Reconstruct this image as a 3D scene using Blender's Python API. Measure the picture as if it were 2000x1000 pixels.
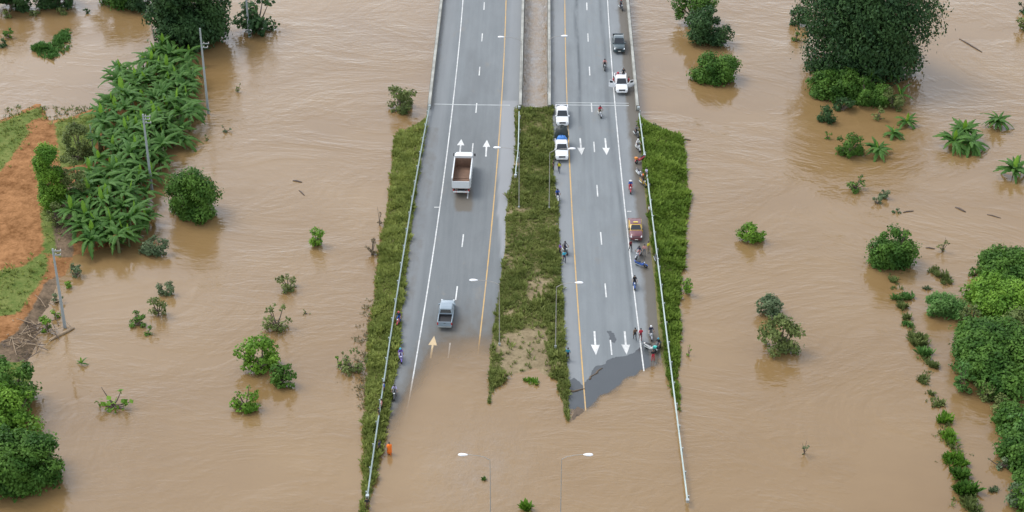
import bpy, bmesh, math, random
import numpy as np
from mathutils import Vector, Matrix

for o in list(bpy.data.objects): bpy.data.objects.remove(o)
S = bpy.context.scene
C = S.collection
rng = np.random.default_rng(7)
random.seed(7)

# ---------------------------------------------------------------- camera
FPX = 3516.0; PITCH = math.radians(31.8); YAW = math.atan(66*math.cos(PITCH)/FPX); CAMH = 120.0
cd = bpy.data.cameras.new('camera'); cam = bpy.data.objects.new('camera', cd); C.objects.link(cam)
cd.sensor_width = 36.0; cd.lens = 36.0*FPX/2000.0; cd.clip_start = 1.0; cd.clip_end = 3000.0
cam.location = (0, 0, CAMH); cam.rotation_euler = (math.pi/2-PITCH, 0, YAW)
S.camera = cam
# ---------------------------------------------------------------- sky, sun, exposure
SUN_EL = math.radians(56); SUN_AZ = math.radians(-62)      # clockwise from +Y
w = bpy.data.worlds.new('World'); S.world = w; w.use_nodes = True
nt = w.node_tree; nt.nodes.clear()
sky = nt.nodes.new('ShaderNodeTexSky'); sky.sky_type = 'NISHITA'; sky.sun_disc = False
sky.sun_elevation = SUN_EL; sky.sun_rotation = SUN_AZ; sky.dust_density = 1.0; sky.air_density = 1.0
hs = nt.nodes.new('ShaderNodeHueSaturation'); hs.inputs['Saturation'].default_value = 0.36
bgn = nt.nodes.new('ShaderNodeBackground'); bgn.inputs['Strength'].default_value = 0.15
wo = nt.nodes.new('ShaderNodeOutputWorld')
nt.links.new(sky.outputs[0], hs.inputs['Color']); nt.links.new(hs.outputs[0], bgn.inputs['Color']); nt.links.new(bgn.outputs[0], wo.inputs[0])
sl = bpy.data.lights.new('sun', 'SUN'); sl.energy = 0.75; sl.angle = math.radians(28); sl.color = (1.0, 0.96, 0.9)
so = bpy.data.objects.new('sun', sl); C.objects.link(so)
sd = Vector((math.sin(SUN_AZ)*math.cos(SUN_EL), math.cos(SUN_AZ)*math.cos(SUN_EL), math.sin(SUN_EL)))
so.rotation_euler = sd.to_track_quat('Z', 'Y').to_euler(); so.location = (-60, 260, 120)
S.view_settings.view_transform = 'Standard'; S.view_settings.look = 'None'
S.view_settings.gamma = 1.0; S.view_settings.exposure = 1.2

# ---------------------------------------------------------------- ground positions
_F = np.array([-math.sin(YAW)*math.cos(PITCH), math.cos(YAW)*math.cos(PITCH), -math.sin(PITCH)])
_R = np.array([math.cos(YAW), math.sin(YAW), 0.0]); _U = np.cross(_R, _F)
def P(u, v, z=0.0):
    d = _F+(u-1000)/FPX*_R-(v-500)/FPX*_U
    t = (z-CAMH)/d[2]
    return np.array([t*d[0], t*d[1], z])
def scale_at(p): return FPX/float(np.dot(p-np.array([0, 0, CAMH]), _F))   # survey units per metre
def line(c): return lambda Y: c[0]*(Y-200)**2+c[1]*(Y-200)+c[2]
L_white = line((-2.4e-4, .0252, -12.867)); L_yel = line((-2.4e-4, .0247, -5.831)); L_dash = line((-1.9e-4, .02146, -9.354))
R_yel = line((1.7e-4, -.01781, 4.669)); R_dash = line((1.8e-4, -.01809, 8.195)); R_white = line((1.9e-4, -.01959, 11.644))
L_rail = line((1.8e-4, .02412, -16.479)); R_rail = line((-3e-5, -.01608, 15.0))
L_bar = lambda Y: -15.55-.00175*(Y-200); R_bar = lambda Y: 14.315+.00098*(Y-200)
YB = 232.6                     # where the bridges start
DECK = 1.2
def poly_xy(pl, z=0.0): return np.array([P(u, v, z)[:2] for u, v in pl])
def interp_line(pl, z=0.0):    # X as a function of Y
    a = poly_xy(pl, z); i = np.argsort(a[:, 1]); a = a[i]
    return lambda Y: np.interp(Y, a[:, 1], a[:, 0])
def smin(a, b, k): return -np.log(np.exp(-a/k)+np.exp(-b/k))*k
# where the flood meets each carriageway (Y as a function of X)
def wl(pl):
    a = poly_xy(pl); i = np.argsort(a[:, 0]); a = a[i]
    return lambda X: np.interp(X, a[:, 0], a[:, 1])
WL_L = wl([(755, 815), (775, 795), (800, 748), (822, 708), (838, 682), (852, 664), (880, 652), (920, 650), (975, 648)])
WL_R = wl([(1105, 800), (1142, 795), (1162, 785), (1172, 775), (1188, 760), (1208, 750), (1216, 740), (1242, 735), (1248, 720), (1266, 715), (1290, 706), (1310, 700)])
def h_road(X, Y):
    X = np.asarray(X, float); Y = np.asarray(Y, float)
    l = 0.020*(Y-WL_L(X)); r = 0.020*(Y-WL_R(X))
    h = np.where(X < 0.5, l, r)+.028*(vnoise(X+300, Y, .55, 31)-.5)+.014*(vnoise(X+300, Y, 1.6, 32)-.5)
    return smin(np.maximum(h, -1.0), np.full_like(h, DECK), 0.09)
def road_pt(u, v, dz=0.0):
    z = 0.0
    for _ in range(8):
        p = P(u, v, z+dz); z = float(h_road(p[0], p[1]))
    return np.array([p[0], p[1], z])

# ---------------------------------------------------------------- helpers
def sstep(a, b, x):
    t = np.clip((np.asarray(x, float)-a)/(b-a), 0, 1); return t*t*(3-2*t)
def inpoly(X, Y, poly):
    inside = np.zeros(X.shape, bool); n = len(poly)
    for i in range(n):
        x0, y0 = poly[i]; x1, y1 = poly[(i+1) % n]
        if y0 == y1: continue
        c = ((y0 > Y) != (y1 > Y)) & (X < (x1-x0)*(Y-y0)/(y1-y0)+x0)
        inside ^= c
    return inside
def sdist(X, Y, poly):         # signed distance, positive inside
    d = np.full(X.shape, 1e9); n = len(poly)
    for i in range(n):
        a = np.array(poly[i]); b = np.array(poly[(i+1) % n]); ab = b-a; L2 = float(ab@ab)+1e-9
        t = np.clip(((X-a[0])*ab[0]+(Y-a[1])*ab[1])/L2, 0, 1)
        d = np.minimum(d, np.hypot(X-a[0]-t*ab[0], Y-a[1]-t*ab[1]))
    return np.where(inpoly(X, Y, poly), d, -d)
def vnoise(X, Y, s, seed=0):   # smooth value noise
    g = np.random.default_rng(seed).random((64, 64))
    x = np.asarray(X)*s; y = np.asarray(Y)*s
    xi = np.floor(x).astype(int); yi = np.floor(y).astype(int); fx = x-xi; fy = y-yi
    fx = fx*fx*(3-2*fx); fy = fy*fy*(3-2*fy)
    a = g[xi % 64, yi % 64]; b = g[(xi+1) % 64, yi % 64]; c = g[xi % 64, (yi+1) % 64]; d = g[(xi+1) % 64, (yi+1) % 64]
    return (a*(1-fx)+b*fx)*(1-fy)+(c*(1-fx)+d*fx)*fy

def tag(o, label=None, cat=None, group=None, kind=None):
    if label: o['label'] = label
    if cat: o['category'] = cat
    if group: o['group'] = group
    if kind: o['kind'] = kind
    return o
def empty(name, loc=(0, 0, 0), rz=0.0):
    o = bpy.data.objects.new(name, None); o.empty_display_size = 0.2; C.objects.link(o)
    o.location = tuple(float(c) for c in loc); o.rotation_euler = (0, 0, rz); return o
def link(name, me, mat=None, parent=None, loc=None):
    o = bpy.data.objects.new(name, me); C.objects.link(o)
    if mat is not None and len(me.materials) == 0: me.materials.append(mat)
    if parent is not None: o.parent = parent
    if loc is not None: o.location = tuple(float(c) for c in loc)
    return o
def copy_tree(o, parent=None):
    c = o.copy(); C.objects.link(c); c.parent = parent
    for ch in list(o.children): copy_tree(ch, c)
    return c
def np_mesh(name, V, Fc, attrs=None, smooth=False):
    """V (n,3), Fc (m,k) one polygon size"""
    me = bpy.data.meshes.new(name); V = np.asarray(V, np.float32); Fc = np.asarray(Fc, np.int32)
    m, k = Fc.shape
    me.vertices.add(len(V)); me.vertices.foreach_set('co', V.ravel())
    me.loops.add(m*k); me.loops.foreach_set('vertex_index', Fc.ravel())
    me.polygons.add(m); me.polygons.foreach_set('loop_start', np.arange(0, m*k, k, dtype=np.int32))
    me.polygons.foreach_set('loop_total', np.full(m, k, np.int32))
    if smooth: me.polygons.foreach_set('use_smooth', np.ones(m, bool))
    for an, (dom, val) in (attrs or {}).items():
        a = me.attributes.new(an, 'FLOAT', dom); a.data.foreach_set('value', np.asarray(val, np.float32).ravel())
    me.update(calc_edges=True); me.validate(); return me
def grid_faces(nr, nc):
    i = np.arange(nr*nc).reshape(nr, nc)
    return np.stack([i[:-1, :-1], i[:-1, 1:], i[1:, 1:], i[1:, :-1]], -1).reshape(-1, 4)

class MB:
    def __init__(s): s.v = []; s.f = []
    def add(s, V, F):
        b = len(s.v); s.v += [tuple(map(float, p)) for p in V]; s.f += [[i+b for i in f] for f in F]; return s
    def box(s, x0, x1, y0, y1, z0, z1, ch=0.0):
        if ch <= 0:
            V = [(x0, y0, z0), (x1, y0, z0), (x1, y1, z0), (x0, y1, z0), (x0, y0, z1), (x1, y0, z1), (x1, y1, z1), (x0, y1, z1)]
            return s.add(V, [(0, 3, 2, 1), (4, 5, 6, 7), (0, 1, 5, 4), (1, 2, 6, 5), (2, 3, 7, 6), (3, 0, 4, 7)])
        return s.loft([(x0+ch, x1-ch, y0, y1, z0, ch), (x0, x1, y0, y1, z0+ch, ch), (x0, x1, y0, y1, z1-ch, ch), (x0+ch, x1-ch, y0+ch, y1-ch, z1, ch)])
    def loft(s, secs):         # stacked chamfered rectangles
        rings = []
        for x0, x1, y0, y1, z, c in secs:
            rings.append([(x0+c, y0, z), (x1-c, y0, z), (x1, y0+c, z), (x1, y1-c, z), (x1-c, y1, z), (x0+c, y1, z), (x0, y1-c, z), (x0, y0+c, z)])
        return s.rings(rings)
    def rings(s, rings, caps=True):
        n = len(rings[0]); V = [p for r in rings for p in r]; F = []
        for k in range(len(rings)-1):
            for i in range(n): F.append((k*n+i, k*n+(i+1) % n, (k+1)*n+(i+1) % n, (k+1)*n+i))
        if caps: F.append(tuple(range(n-1, -1, -1))); F.append(tuple(range((len(rings)-1)*n, len(rings)*n)))
        return s.add(V, F)
    def tube(s, pts, rad, n=6):
        pts = [Vector(p) for p in pts]; rings = []
        if not hasattr(rad, '__len__'): rad = [rad]*len(pts)
        for i, p in enumerate(pts):
            t = (pts[min(i+1, len(pts)-1)]-pts[max(i-1, 0)]).normalized()
            a = t.cross(Vector((0.31, 0.17, 0.93)) if abs(t.z) < .9 else Vector((1, 0.1, 0))).normalized(); b = t.cross(a)
            rings.append([tuple(p+(a*math.cos(2*math.pi*k/n)+b*math.sin(2*math.pi*k/n))*rad[i]) for k in range(n)])
        return s.rings(rings)
    def torus(s, c, R, r, n=16, m=6, axis='x'):
        V = []; F = []
        for i in range(n):
            a = 2*math.pi*i/n
            for j in range(m):
                b = 2*math.pi*j/m; q = R+r*math.cos(b); h = r*math.sin(b)
                V.append((c[0]+h, c[1]+q*math.cos(a), c[2]+q*math.sin(a)))
        for i in range(n):
            for j in range(m): F.append((i*m+j, ((i+1) % n)*m+j, ((i+1) % n)*m+(j+1) % m, i*m+(j+1) % m))
        return s.add(V, F)
    def disc(s, c, R, w, n=14):     # wheel disc, axis x
        r = [[(c[0]+x, c[1]+q*math.cos(2*math.pi*k/n), c[2]+q*math.sin(2*math.pi*k/n)) for k in range(n)] for x, q in ((-w, R*.92), (-w*.8, R), (w*.8, R), (w, R*.92))]
        return s.rings(r)
    def ball(s, c, rx, ry, rz, n=10, m=6):
        r = []
        for j in range(m+1):
            a = math.pi*(j/m)*.98+.03; q = math.sin(a)
            r.append([(c[0]+rx*q*math.cos(2*math.pi*k/n), c[1]+ry*q*math.sin(2*math.pi*k/n), c[2]-rz*math.cos(a)) for k in range(n)])
        return s.rings(r)
    def mesh(s, name, smooth=False):
        me = bpy.data.meshes.new(name); me.from_pydata(s.v, [], s.f); me.update()
        if smooth: me.polygons.foreach_set('use_smooth', np.ones(len(me.polygons), bool))
        bm = bmesh.new(); bm.from_mesh(me); bmesh.ops.recalc_face_normals(bm, faces=bm.faces); bm.to_mesh(me); bm.free()
        return me
    def build(s, name, mat, parent=None, smooth=False, loc=None): return link(name, s.mesh(name, smooth), mat, parent, loc)

# ---------------------------------------------------------------- materials
def nodemat(name):
    m = bpy.data.materials.new(name); m.use_nodes = True; n = m.node_tree; n.nodes.clear()
    o = n.nodes.new('ShaderNodeOutputMaterial'); b = n.nodes.new('ShaderNodeBsdfPrincipled'); n.links.new(b.outputs[0], o.inputs[0])
    return m, n, b, o
def N(n, t, **kw):
    x = n.nodes.new(t)
    for k, v in kw.items(): setattr(x, k, v)
    return x
def math_(n, op, a, b=None):
    x = N(n, 'ShaderNodeMath', operation=op)
    for i, q in enumerate((a, b)):
        if q is None: continue
        if isinstance(q, (int, float)): x.inputs[i].default_value = q
        else: n.links.new(q, x.inputs[i])
    return x.outputs[0]
def mixc(n, fac, a, b):
    x = N(n, 'ShaderNodeMix', data_type='RGBA')
    for i, q in ((0, fac), (6, a), (7, b)):
        if isinstance(q, (int, float)): x.inputs[i].default_value = q
        elif isinstance(q, tuple): x.inputs[i].default_value = (*q, 1) if len(q) == 3 else q
        else: n.links.new(q, x.inputs[i])
    return x.outputs[2]
def noise(n, scale, detail=4, rough=.55, sc=(1, 1, 1), coord='pos', rot=0.0, dist=0.0):
    if coord == 'pos': g = N(n, 'ShaderNodeNewGeometry').outputs['Position']
    else: g = N(n, 'ShaderNodeTexCoord').outputs['Object']
    mp = N(n, 'ShaderNodeMapping'); mp.inputs['Scale'].default_value = sc; mp.inputs['Rotation'].default_value = (0, 0, rot); n.links.new(g, mp.inputs[0])
    t = N(n, 'ShaderNodeTexNoise'); t.inputs['Scale'].default_value = scale; t.inputs['Detail'].default_value = detail; t.inputs['Roughness'].default_value = rough; t.inputs['Distortion'].default_value = dist
    n.links.new(mp.outputs[0], t.inputs['Vector']); return t.outputs['Fac']
def ramp(n, fac, a, b):
    r = N(n, 'ShaderNodeMapRange'); r.inputs[1].default_value = a; r.inputs[2].default_value = b; r.clamp = True
    n.links.new(fac, r.inputs[0]); return r.outputs[0]
def attr(n, name): return N(n, 'ShaderNodeAttribute', attribute_name=name).outputs['Fac']
def bump(n, b, h, strength, dist=1.0):
    x = N(n, 'ShaderNodeBump'); x.inputs['Strength'].default_value = strength; x.inputs['Distance'].default_value = dist
    n.links.new(h, x.inputs['Height']); n.links.new(x.outputs[0], b.inputs['Normal']); return x
_mc = {}
def M(name, col, rough=.6, metal=0.0, var=.12, scale=3.0, coat=0.0):
    if name in _mc: return _mc[name]
    m, n, b, o = nodemat(name)
    f = noise(n, scale, 4, .6, coord='obj')
    c = mixc(n, f, tuple(x*(1-var*1.6) for x in col), tuple(min(1, x*(1+var*1.6)) for x in col))
    n.links.new(c, b.inputs['Base Color']); b.inputs['Roughness'].default_value = rough; b.inputs['Metallic'].default_value = metal
    if coat: b.inputs['Coat Weight'].default_value = coat; b.inputs['Coat Roughness'].default_value = .12
    _mc[name] = m; return m

def leaf_mat(name, c0, c1, trans=.22, rough=.5, dead=None):
    m, n, b, o = nodemat(name)
    t = attr(n, 'tint'); oi = N(n, 'ShaderNodeObjectInfo').outputs['Random']
    k = math_(n, 'ADD', math_(n, 'MULTIPLY', t, .8), math_(n, 'MULTIPLY', oi, .2))
    c = mixc(n, k, c0, c1)
    if dead: c = mixc(n, ramp(n, t, .95, .97), c, dead)
    n.links.new(c, b.inputs['Base Color']); b.inputs['Roughness'].default_value = rough+.1; b.inputs['Specular IOR Level'].default_value = .2
    tr = N(n, 'ShaderNodeBsdfTranslucent'); n.links.new(c, tr.inputs[0])
    mx = N(n, 'ShaderNodeMixShader'); mx.inputs[0].default_value = trans
    n.links.new(b.outputs[0], mx.inputs[1]); n.links.new(tr.outputs[0], mx.inputs[2]); n.links.new(mx.outputs[0], o.inputs[0])
    return m
LEAF = dict(
 dark=leaf_mat('foliage dark evergreen', (.020, .055, .018), (.055, .115, .032)),
 mid=leaf_mat('foliage mid green', (.028, .085, .010), (.10, .20, .028)),
 bright=leaf_mat('foliage fresh green', (.055, .145, .010), (.17, .31, .032)),
 grey=leaf_mat('foliage grey green', (.06, .10, .045), (.14, .19, .09)),
 olive=leaf_mat('foliage dusty olive', (.075, .11, .028), (.18, .22, .065)),
 brown=leaf_mat('foliage withered', (.10, .075, .045), (.20, .16, .09)),
 reed=leaf_mat('reed green', (.05, .14, .025), (.13, .25, .06)),
)
BANANA = leaf_mat('banana leaf', (.030, .098, .016), (.125, .245, .048), .3, .45)
BANANA_Y = leaf_mat('young banana leaf', (.12, .27, .02), (.20, .36, .04), .35, .4)
BANANA_D = leaf_mat('dried banana leaf', (.30, .17, .06), (.42, .26, .09), .2, .6)
GRASS = leaf_mat('verge grass', (.15, .195, .042), (.37, .41, .11), .3, .6, dead=(.30, .25, .13))
GRASS_B = leaf_mat('lush verge grass', (.095, .17, .020), (.24, .335, .055), .3, .6)
GRASS_M = leaf_mat('median grass', (.10, .14, .030), (.27, .30, .085), .3, .6, dead=(.34, .27, .15))
BARK = M('bark', (.12, .09, .065), .9, var=.3)
STEM = M('banana stem', (.13, .16, .06), .7, var=.3)
CONC = M('weathered concrete', (.17, .165, .14), .9, var=.42, scale=1.1)
GALV = M('galvanised steel', (.42, .46, .46), .42, .55, var=.1, scale=2)
POLE = M('concrete pole', (.30, .33, .33), .8, var=.12)
def road_paint(name, col):
    m, n, b, o = nodemat(name)
    wear = math_(n, 'ADD', math_(n, 'MULTIPLY', noise(n, 2.2, 5, .7), .6), math_(n, 'MULTIPLY', noise(n, .25, 3, .6), .4))
    c = mixc(n, math_(n, 'MULTIPLY', ramp(n, wear, .42, .66), .72), col, (.20, .205, .20))
    n.links.new(c, b.inputs['Base Color']); b.inputs['Roughness'].default_value = .7; return m
WHITE_P = road_paint('white road paint', (.66, .66, .63)); YEL_P = road_paint('yellow road paint', (.56, .34, .10))
MUD = M('mud', (.10, .07, .045), .8, var=.3)

def water_material():
    m, n, b, o = nodemat('flood water')
    big = noise(n, .03, 5, .6, (1, 1.5, 1))
    c = mixc(n, ramp(n, big, .3, .7), (.196, .120, .049), (.245, .158, .070))
    n.links.new(c, b.inputs['Base Color']); b.inputs['Roughness'].default_value = .06; b.inputs['IOR'].default_value = 1.60
    ch = attr(n, 'chop')
    c2 = mixc(n, math_(n, 'MULTIPLY', ch, ramp(n, noise(n, .6, 6, .7, (1, .6, 1)), .35, .65)), c, (.25, .225, .20)); n.links.new(c2, b.inputs['Base Color'])
    s1 = noise(n, .30, 5, .62, (.5, 1.2, 1), rot=.10, dist=1.2)       # long low ripples across the current
    s2 = noise(n, 1.7, 4, .62, (.42, 1.25, 1), rot=-.14)
    s3 = noise(n, .75, 6, .7, (1, .8, 1))
    patch = ramp(n, noise(n, .04, 5, .65, (1, 1.3, 1), dist=.8), .42, .64)
    h = math_(n, 'ADD', math_(n, 'MULTIPLY', s1, .85), math_(n, 'MULTIPLY', s2, .24))
    h = math_(n, 'MULTIPLY', h, math_(n, 'ADD', math_(n, 'MULTIPLY', patch, 1.1), .08))
    h = math_(n, 'ADD', h, math_(n, 'MULTIPLY', math_(n, 'MULTIPLY', s3, ch), 7.0))
    bump(n, b, h, .20, 1.0)
    al = attr(n, 'opacity')
    tr = N(n, 'ShaderNodeBsdfTransparent'); mx = N(n, 'ShaderNodeMixShader')
    n.links.new(al, mx.inputs[0]); n.links.new(tr.outputs[0], mx.inputs[1]); n.links.new(b.outputs[0], mx.inputs[2]); n.links.new(mx.outputs[0], o.inputs[0])
    return m
def road_material():
    m, n, b, o = nodemat('asphalt')
    wet = attr(n, 'wet'); dry = attr(n, 'dry'); mud = attr(n, 'mud'); tar = attr(n, 'tar'); base = attr(n, 'pale')
    fine = noise(n, 6, 3, .7); mid_ = noise(n, .7, 4, .6, (1, .25, 1)); lon = noise(n, 1.6, 3, .6, (1, .03, 1))
    c = mixc(n, base, (.110, .122, .122), (.178, .200, .206))
    k = math_(n, 'ADD', math_(n, 'MULTIPLY', fine, .25), math_(n, 'ADD', math_(n, 'MULTIPLY', mid_, .35), math_(n, 'MULTIPLY', lon, .4)))
    c = mixc(n, ramp(n, k, .3, .7), mixc(n, .30, c, (.05, .055, .06)), mixc(n, .20, c, (.30, .31, .31)))
    c = mixc(n, math_(n, 'MULTIPLY', ramp(n, noise(n, .16, 5, .6, (1, .35, 1)), .52, .66), .35), c, (.085, .09, .09))
    c = mixc(n, math_(n, 'MULTIPLY', ramp(n, noise(n, .33, 6, .75, (1, .5, 1)), .60, .72), .5), c, (.20, .175, .14))
    c = mixc(n, dry, c, (.235, .242, .245))
    c = mixc(n, math_(n, 'MULTIPLY', tar, ramp(n, mid_, .28, .45)), c, (.062, .072, .077))
    jig = math_(n, 'ADD', wet, math_(n, 'MULTIPLY', math_(n, 'SUBTRACT', noise(n, .7, 6, .7), .5), 1.0))
    wm = ramp(n, jig, .44, .54)
    c = mixc(n, wm, c, (.062, .069, .072))
    mm = ramp(n, math_(n, 'ADD', mud, math_(n, 'MULTIPLY', math_(n, 'SUBTRACT', noise(n, .8, 5, .65, (1, .5, 1)), .5), .8)), .35, .8)
    c = mixc(n, mm, c, (.105, .092, .072))
    n.links.new(c, b.inputs['Base Color'])
    r = math_(n, 'SUBTRACT', .62, math_(n, 'MULTIPLY', wm, .46)); n.links.new(r, b.inputs['Roughness'])
    bump(n, b, fine, .1, .02)
    return m
def ground_material(name, stops, moss=None):
    """stops: list of (attribute, colour a, colour b); first is the base"""
    m, n, b, o = nodemat(name)
    f1 = noise(n, .8, 6, .65); f2 = noise(n, 3.0, 4, .6)
    k = ramp(n, math_(n, 'ADD', math_(n, 'ADD', math_(n, 'MULTIPLY', f1, .42), math_(n, 'MULTIPLY', noise(n, .16, 4, .6), .28)), math_(n, 'MULTIPLY', f2, .3)), .40, .60)
    c = mixc(n, k, stops[0][1], stops[0][2])
    for an, ca, cb in stops[1:]:
        j = math_(n, 'ADD', attr(n, an), math_(n, 'MULTIPLY', math_(n, 'SUBTRACT', noise(n, 1.1, 6, .7), .5), .9))
        c = mixc(n, ramp(n, j, .42, .58), c, mixc(n, k, ca, cb))
    n.links.new(c, b.inputs['Base Color']); b.inputs['Roughness'].default_value = .95; b.inputs['Specular IOR Level'].default_value = .1
    bump(n, b, math_(n, 'ADD', f1, math_(n, 'MULTIPLY', f2, .4)), .5, .25)
    return m

# ---------------------------------------------------------------- verge and median lines
LI = interp_line([(848, 200), (835, 250), (811, 400), (805, 450), (796, 520), (786, 600), (782, 650), (775, 720), (763, 790), (752, 850), (742, 900), (731, 960), (722, 1000)])
LO = interp_line([(815, 244), (792, 247), (778, 262), (770, 290), (768, 340), (763, 390), (752, 440), (745, 480), (738, 530), (727, 620), (722, 650), (720, 720), (716, 800), (712, 880), (711, 940), (714, 985), (717, 1010)])
RI = interp_line([(1244, 205), (1247, 270), (1253, 330), (1263, 420), (1271, 500), (1279, 560), (1284, 630), (1290, 690), (1296, 720), (1304, 760), (1312, 800)])
RO = interp_line([(1262, 243), (1290, 246), (1320, 262), (1333, 285), (1336, 310), (1335, 335), (1345, 380), (1340, 410), (1336, 440), (1335, 480), (1332, 515), (1326, 560), (1324, 600), (1325, 650), (1325, 690), (1322, 730), (1318, 760), (1313, 800)])
ML = interp_line([(1004, 204), (1005.5, 250), (1007, 300), (1003, 340), (993, 395), (988, 430), (987, 490), (980, 530), (975, 570), (968.5, 620), (962.5, 660), (958, 690), (956, 760), (953, 785), (952, 850)])
MR = interp_line([(1081, 204), (1078.5, 250), (1080, 300), (1079, 350), (1086, 390), (1090.5, 420), (1092, 500), (1094, 530), (1099.5, 600), (1102, 660), (1104, 690), (1109, 730), (1110, 790), (1111, 850)])
B_LI = -2.55; B_RI = 1.75      # inner edges of the two bridge decks
Yv = lambda v: float(P(1066, v)[1])

# ---------------------------------------------------------------- water
xs = np.unique(np.concatenate([np.linspace(-600, -70, 12), np.linspace(-70, -22, 25), np.arange(-22, 22, .33), np.linspace(22, 70, 25), np.linspace(70, 600, 12)]))
ys = np.unique(np.concatenate([np.linspace(-200, 120, 8), np.linspace(120, 150, 16), np.arange(150, 182, .33), np.linspace(182, 300, 40), np.linspace(300, 1100, 10)]))
X, Y = np.meshgrid(xs, ys)
dep = -h_road(X, Y)
onL = (X > LI(Y)-.5) & (X < ML(Y)+.3) & (Y < 232); onR = (X > MR(Y)-.3) & (X < RI(Y)+.5) & (Y < 232)
op = np.ones_like(X)
op = np.where(onL, 1-np.exp(-np.maximum(dep, 0)/.065), op); op = np.where(onR, 1-np.exp(-np.maximum(dep, 0)/.012), op)
chop = sstep(YB-3, YB+2, Y)*(sstep(-4.5, -2, X)-sstep(1.2, 3.2, X))+.25*sstep(60, 140, np.hypot(X-18, (Y-150)*2))*0
chop = np.clip(chop+.22*np.exp(-((X+6)**2/30+(Y-150)**2/60)), 0, 1)
me = np_mesh('water', np.stack([X, Y, np.zeros_like(X)], -1).reshape(-1, 3), grid_faces(*X.shape), {'opacity': ('POINT', op), 'chop': ('POINT', chop)}, True)
tag(link('water', me, water_material()), kind='structure')
me = np_mesh('river_bed', np.array([(-650, -250, -2.6), (650, -250, -2.6), (650, 1150, -2.6), (-650, 1150, -2.6)]), np.array([[0, 1, 2, 3]]))
tag(link('river_bed', me, MUD), kind='structure')

# ---------------------------------------------------------------- roads
ASPH = road_material()
def softpoly(X, Y, pl, soft, z=0.3): return sstep(-soft, soft, sdist(X, Y, poly_xy(pl, z)))
def make_road(name, xl, xr, ncol, left):
    ys = np.concatenate([np.arange(118, 150, 1.0), np.arange(150, 236, .4), np.arange(236, 341, 1.0)])
    t = np.linspace(0, 1, ncol)
    Y = np.repeat(ys[:, None], ncol, 1); X = xl(ys)[:, None]*(1-t)+xr(ys)[:, None]*t
    Z = h_road(X, Y)
    wet = np.zeros_like(X); dry = np.zeros_like(X); mud = np.zeros_like(X); tar = np.zeros_like(X)
    if left:
        pale = np.full_like(X, .14)+.30*sstep(225, 240, Y)
        dry = np.maximum(softpoly(X, Y, [(978, 206), (1012, 206), (1012, 300), (1002, 380), (992, 440), (988, 500), (982, 525), (978, 500), (975, 440), (971, 420), (974, 330)], .18), 0)*1.0
        dry = np.maximum(dry, .45*sstep(0, .5, X-L_yel(Y)-.3)*sstep(232, 234, Y))
        dry = np.maximum(dry, .25*sstep(.2, 1.2, L_white(Y)-X-.2))
        mud0 = .95*softpoly(X, Y, [(888, 372), (924, 372), (925, 405), (921, 418), (890, 416), (886, 405)], .7)
        mud = .42*sstep(0, 1.2, L_white(Y)-X-.5)*(1-sstep(225, 232, Y))+.5*np.exp(-((X-L_bar(Y)-.5)/.6)**2)*sstep(228, 233, Y)
        mud = np.maximum(np.maximum(mud, mud0), .72*np.exp(-np.maximum(Z, 0)/.20)*(Z > -.3))
        mud = np.maximum(mud, .3*np.exp(-((X+3.4)/.5)**2)*sstep(232, 236, Y))
    else:
        pale = np.full_like(X, .78)
        wet = softpoly(X, Y, [(1100, 748), (1122, 738), (1140, 752), (1150, 738), (1162, 716), (1180, 713), (1192, 700), (1206, 697), (1222, 695), (1240, 688), (1252, 672), (1290, 668), (1320, 690), (1320, 850), (1100, 850)], .7, 0.1)
        wet = np.maximum(wet, .62*softpoly(X, Y, [(1183, 645), (1195, 646), (1206, 662), (1204, 675), (1190, 668)], .35, .1))
        mud = .30*sstep(.2, 1.0, X-R_white(Y))+.75*sstep(-2.0, -.5, X-RI(Y))*(1-sstep(228, 233, Y))+.85*sstep(-1.9, -.9, X-R_bar(Y))*sstep(226, 233, Y)
        mud = np.maximum(mud, .5*np.exp(-((X-2.3)/.45)**2)*sstep(232, 236, Y))
        dry = .42*sstep(.1, .5, R_yel(Y)-X)+.30*sstep(.1, .5, X-R_white(Y))
        far = sstep(205, 240, Y)
        tar = np.exp(-((X-R_yel(Y)-1.9-.12*np.sin(Y*.21))/.24)**2)*far+.8*np.exp(-((X-R_white(Y)+1.05+.1*np.sin(Y*.17))/.20)**2)*far
        tar += .55*np.exp(-((X-R_white(Y)+.55)/.12)**2)*(1-far)+.25*np.exp(-((X-R_dash(Y)+.7)/.13)**2)*(1-far)
    me = np_mesh(name, np.stack([X, Y, Z], -1).reshape(-1, 3), grid_faces(*X.shape), {k: ('POINT', v) for k, v in dict(wet=wet, dry=dry, mud=np.clip(mud, 0, 1), tar=np.clip(tar, 0, 1), pale=pale).items()}, True)
    return tag(link(name, me, ASPH), kind='structure')
mixb = lambda a, b: (lambda y: np.where(y < YB, a(y), b(y)))
road_l = make_road('left_carriageway', mixb(lambda y: np.minimum(LI(y), L_rail(y))-.2, lambda y: L_bar(y)), mixb(lambda y: ML(y)+.3, lambda y: 0*y+B_LI), 38, True)
road_r = make_road('right_carriageway', mixb(lambda y: MR(y)-.3, lambda y: 0*y+B_RI), mixb(lambda y: np.maximum(RI(y), R_rail(y))+.25, lambda y: R_bar(y)), 38, False)

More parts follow.
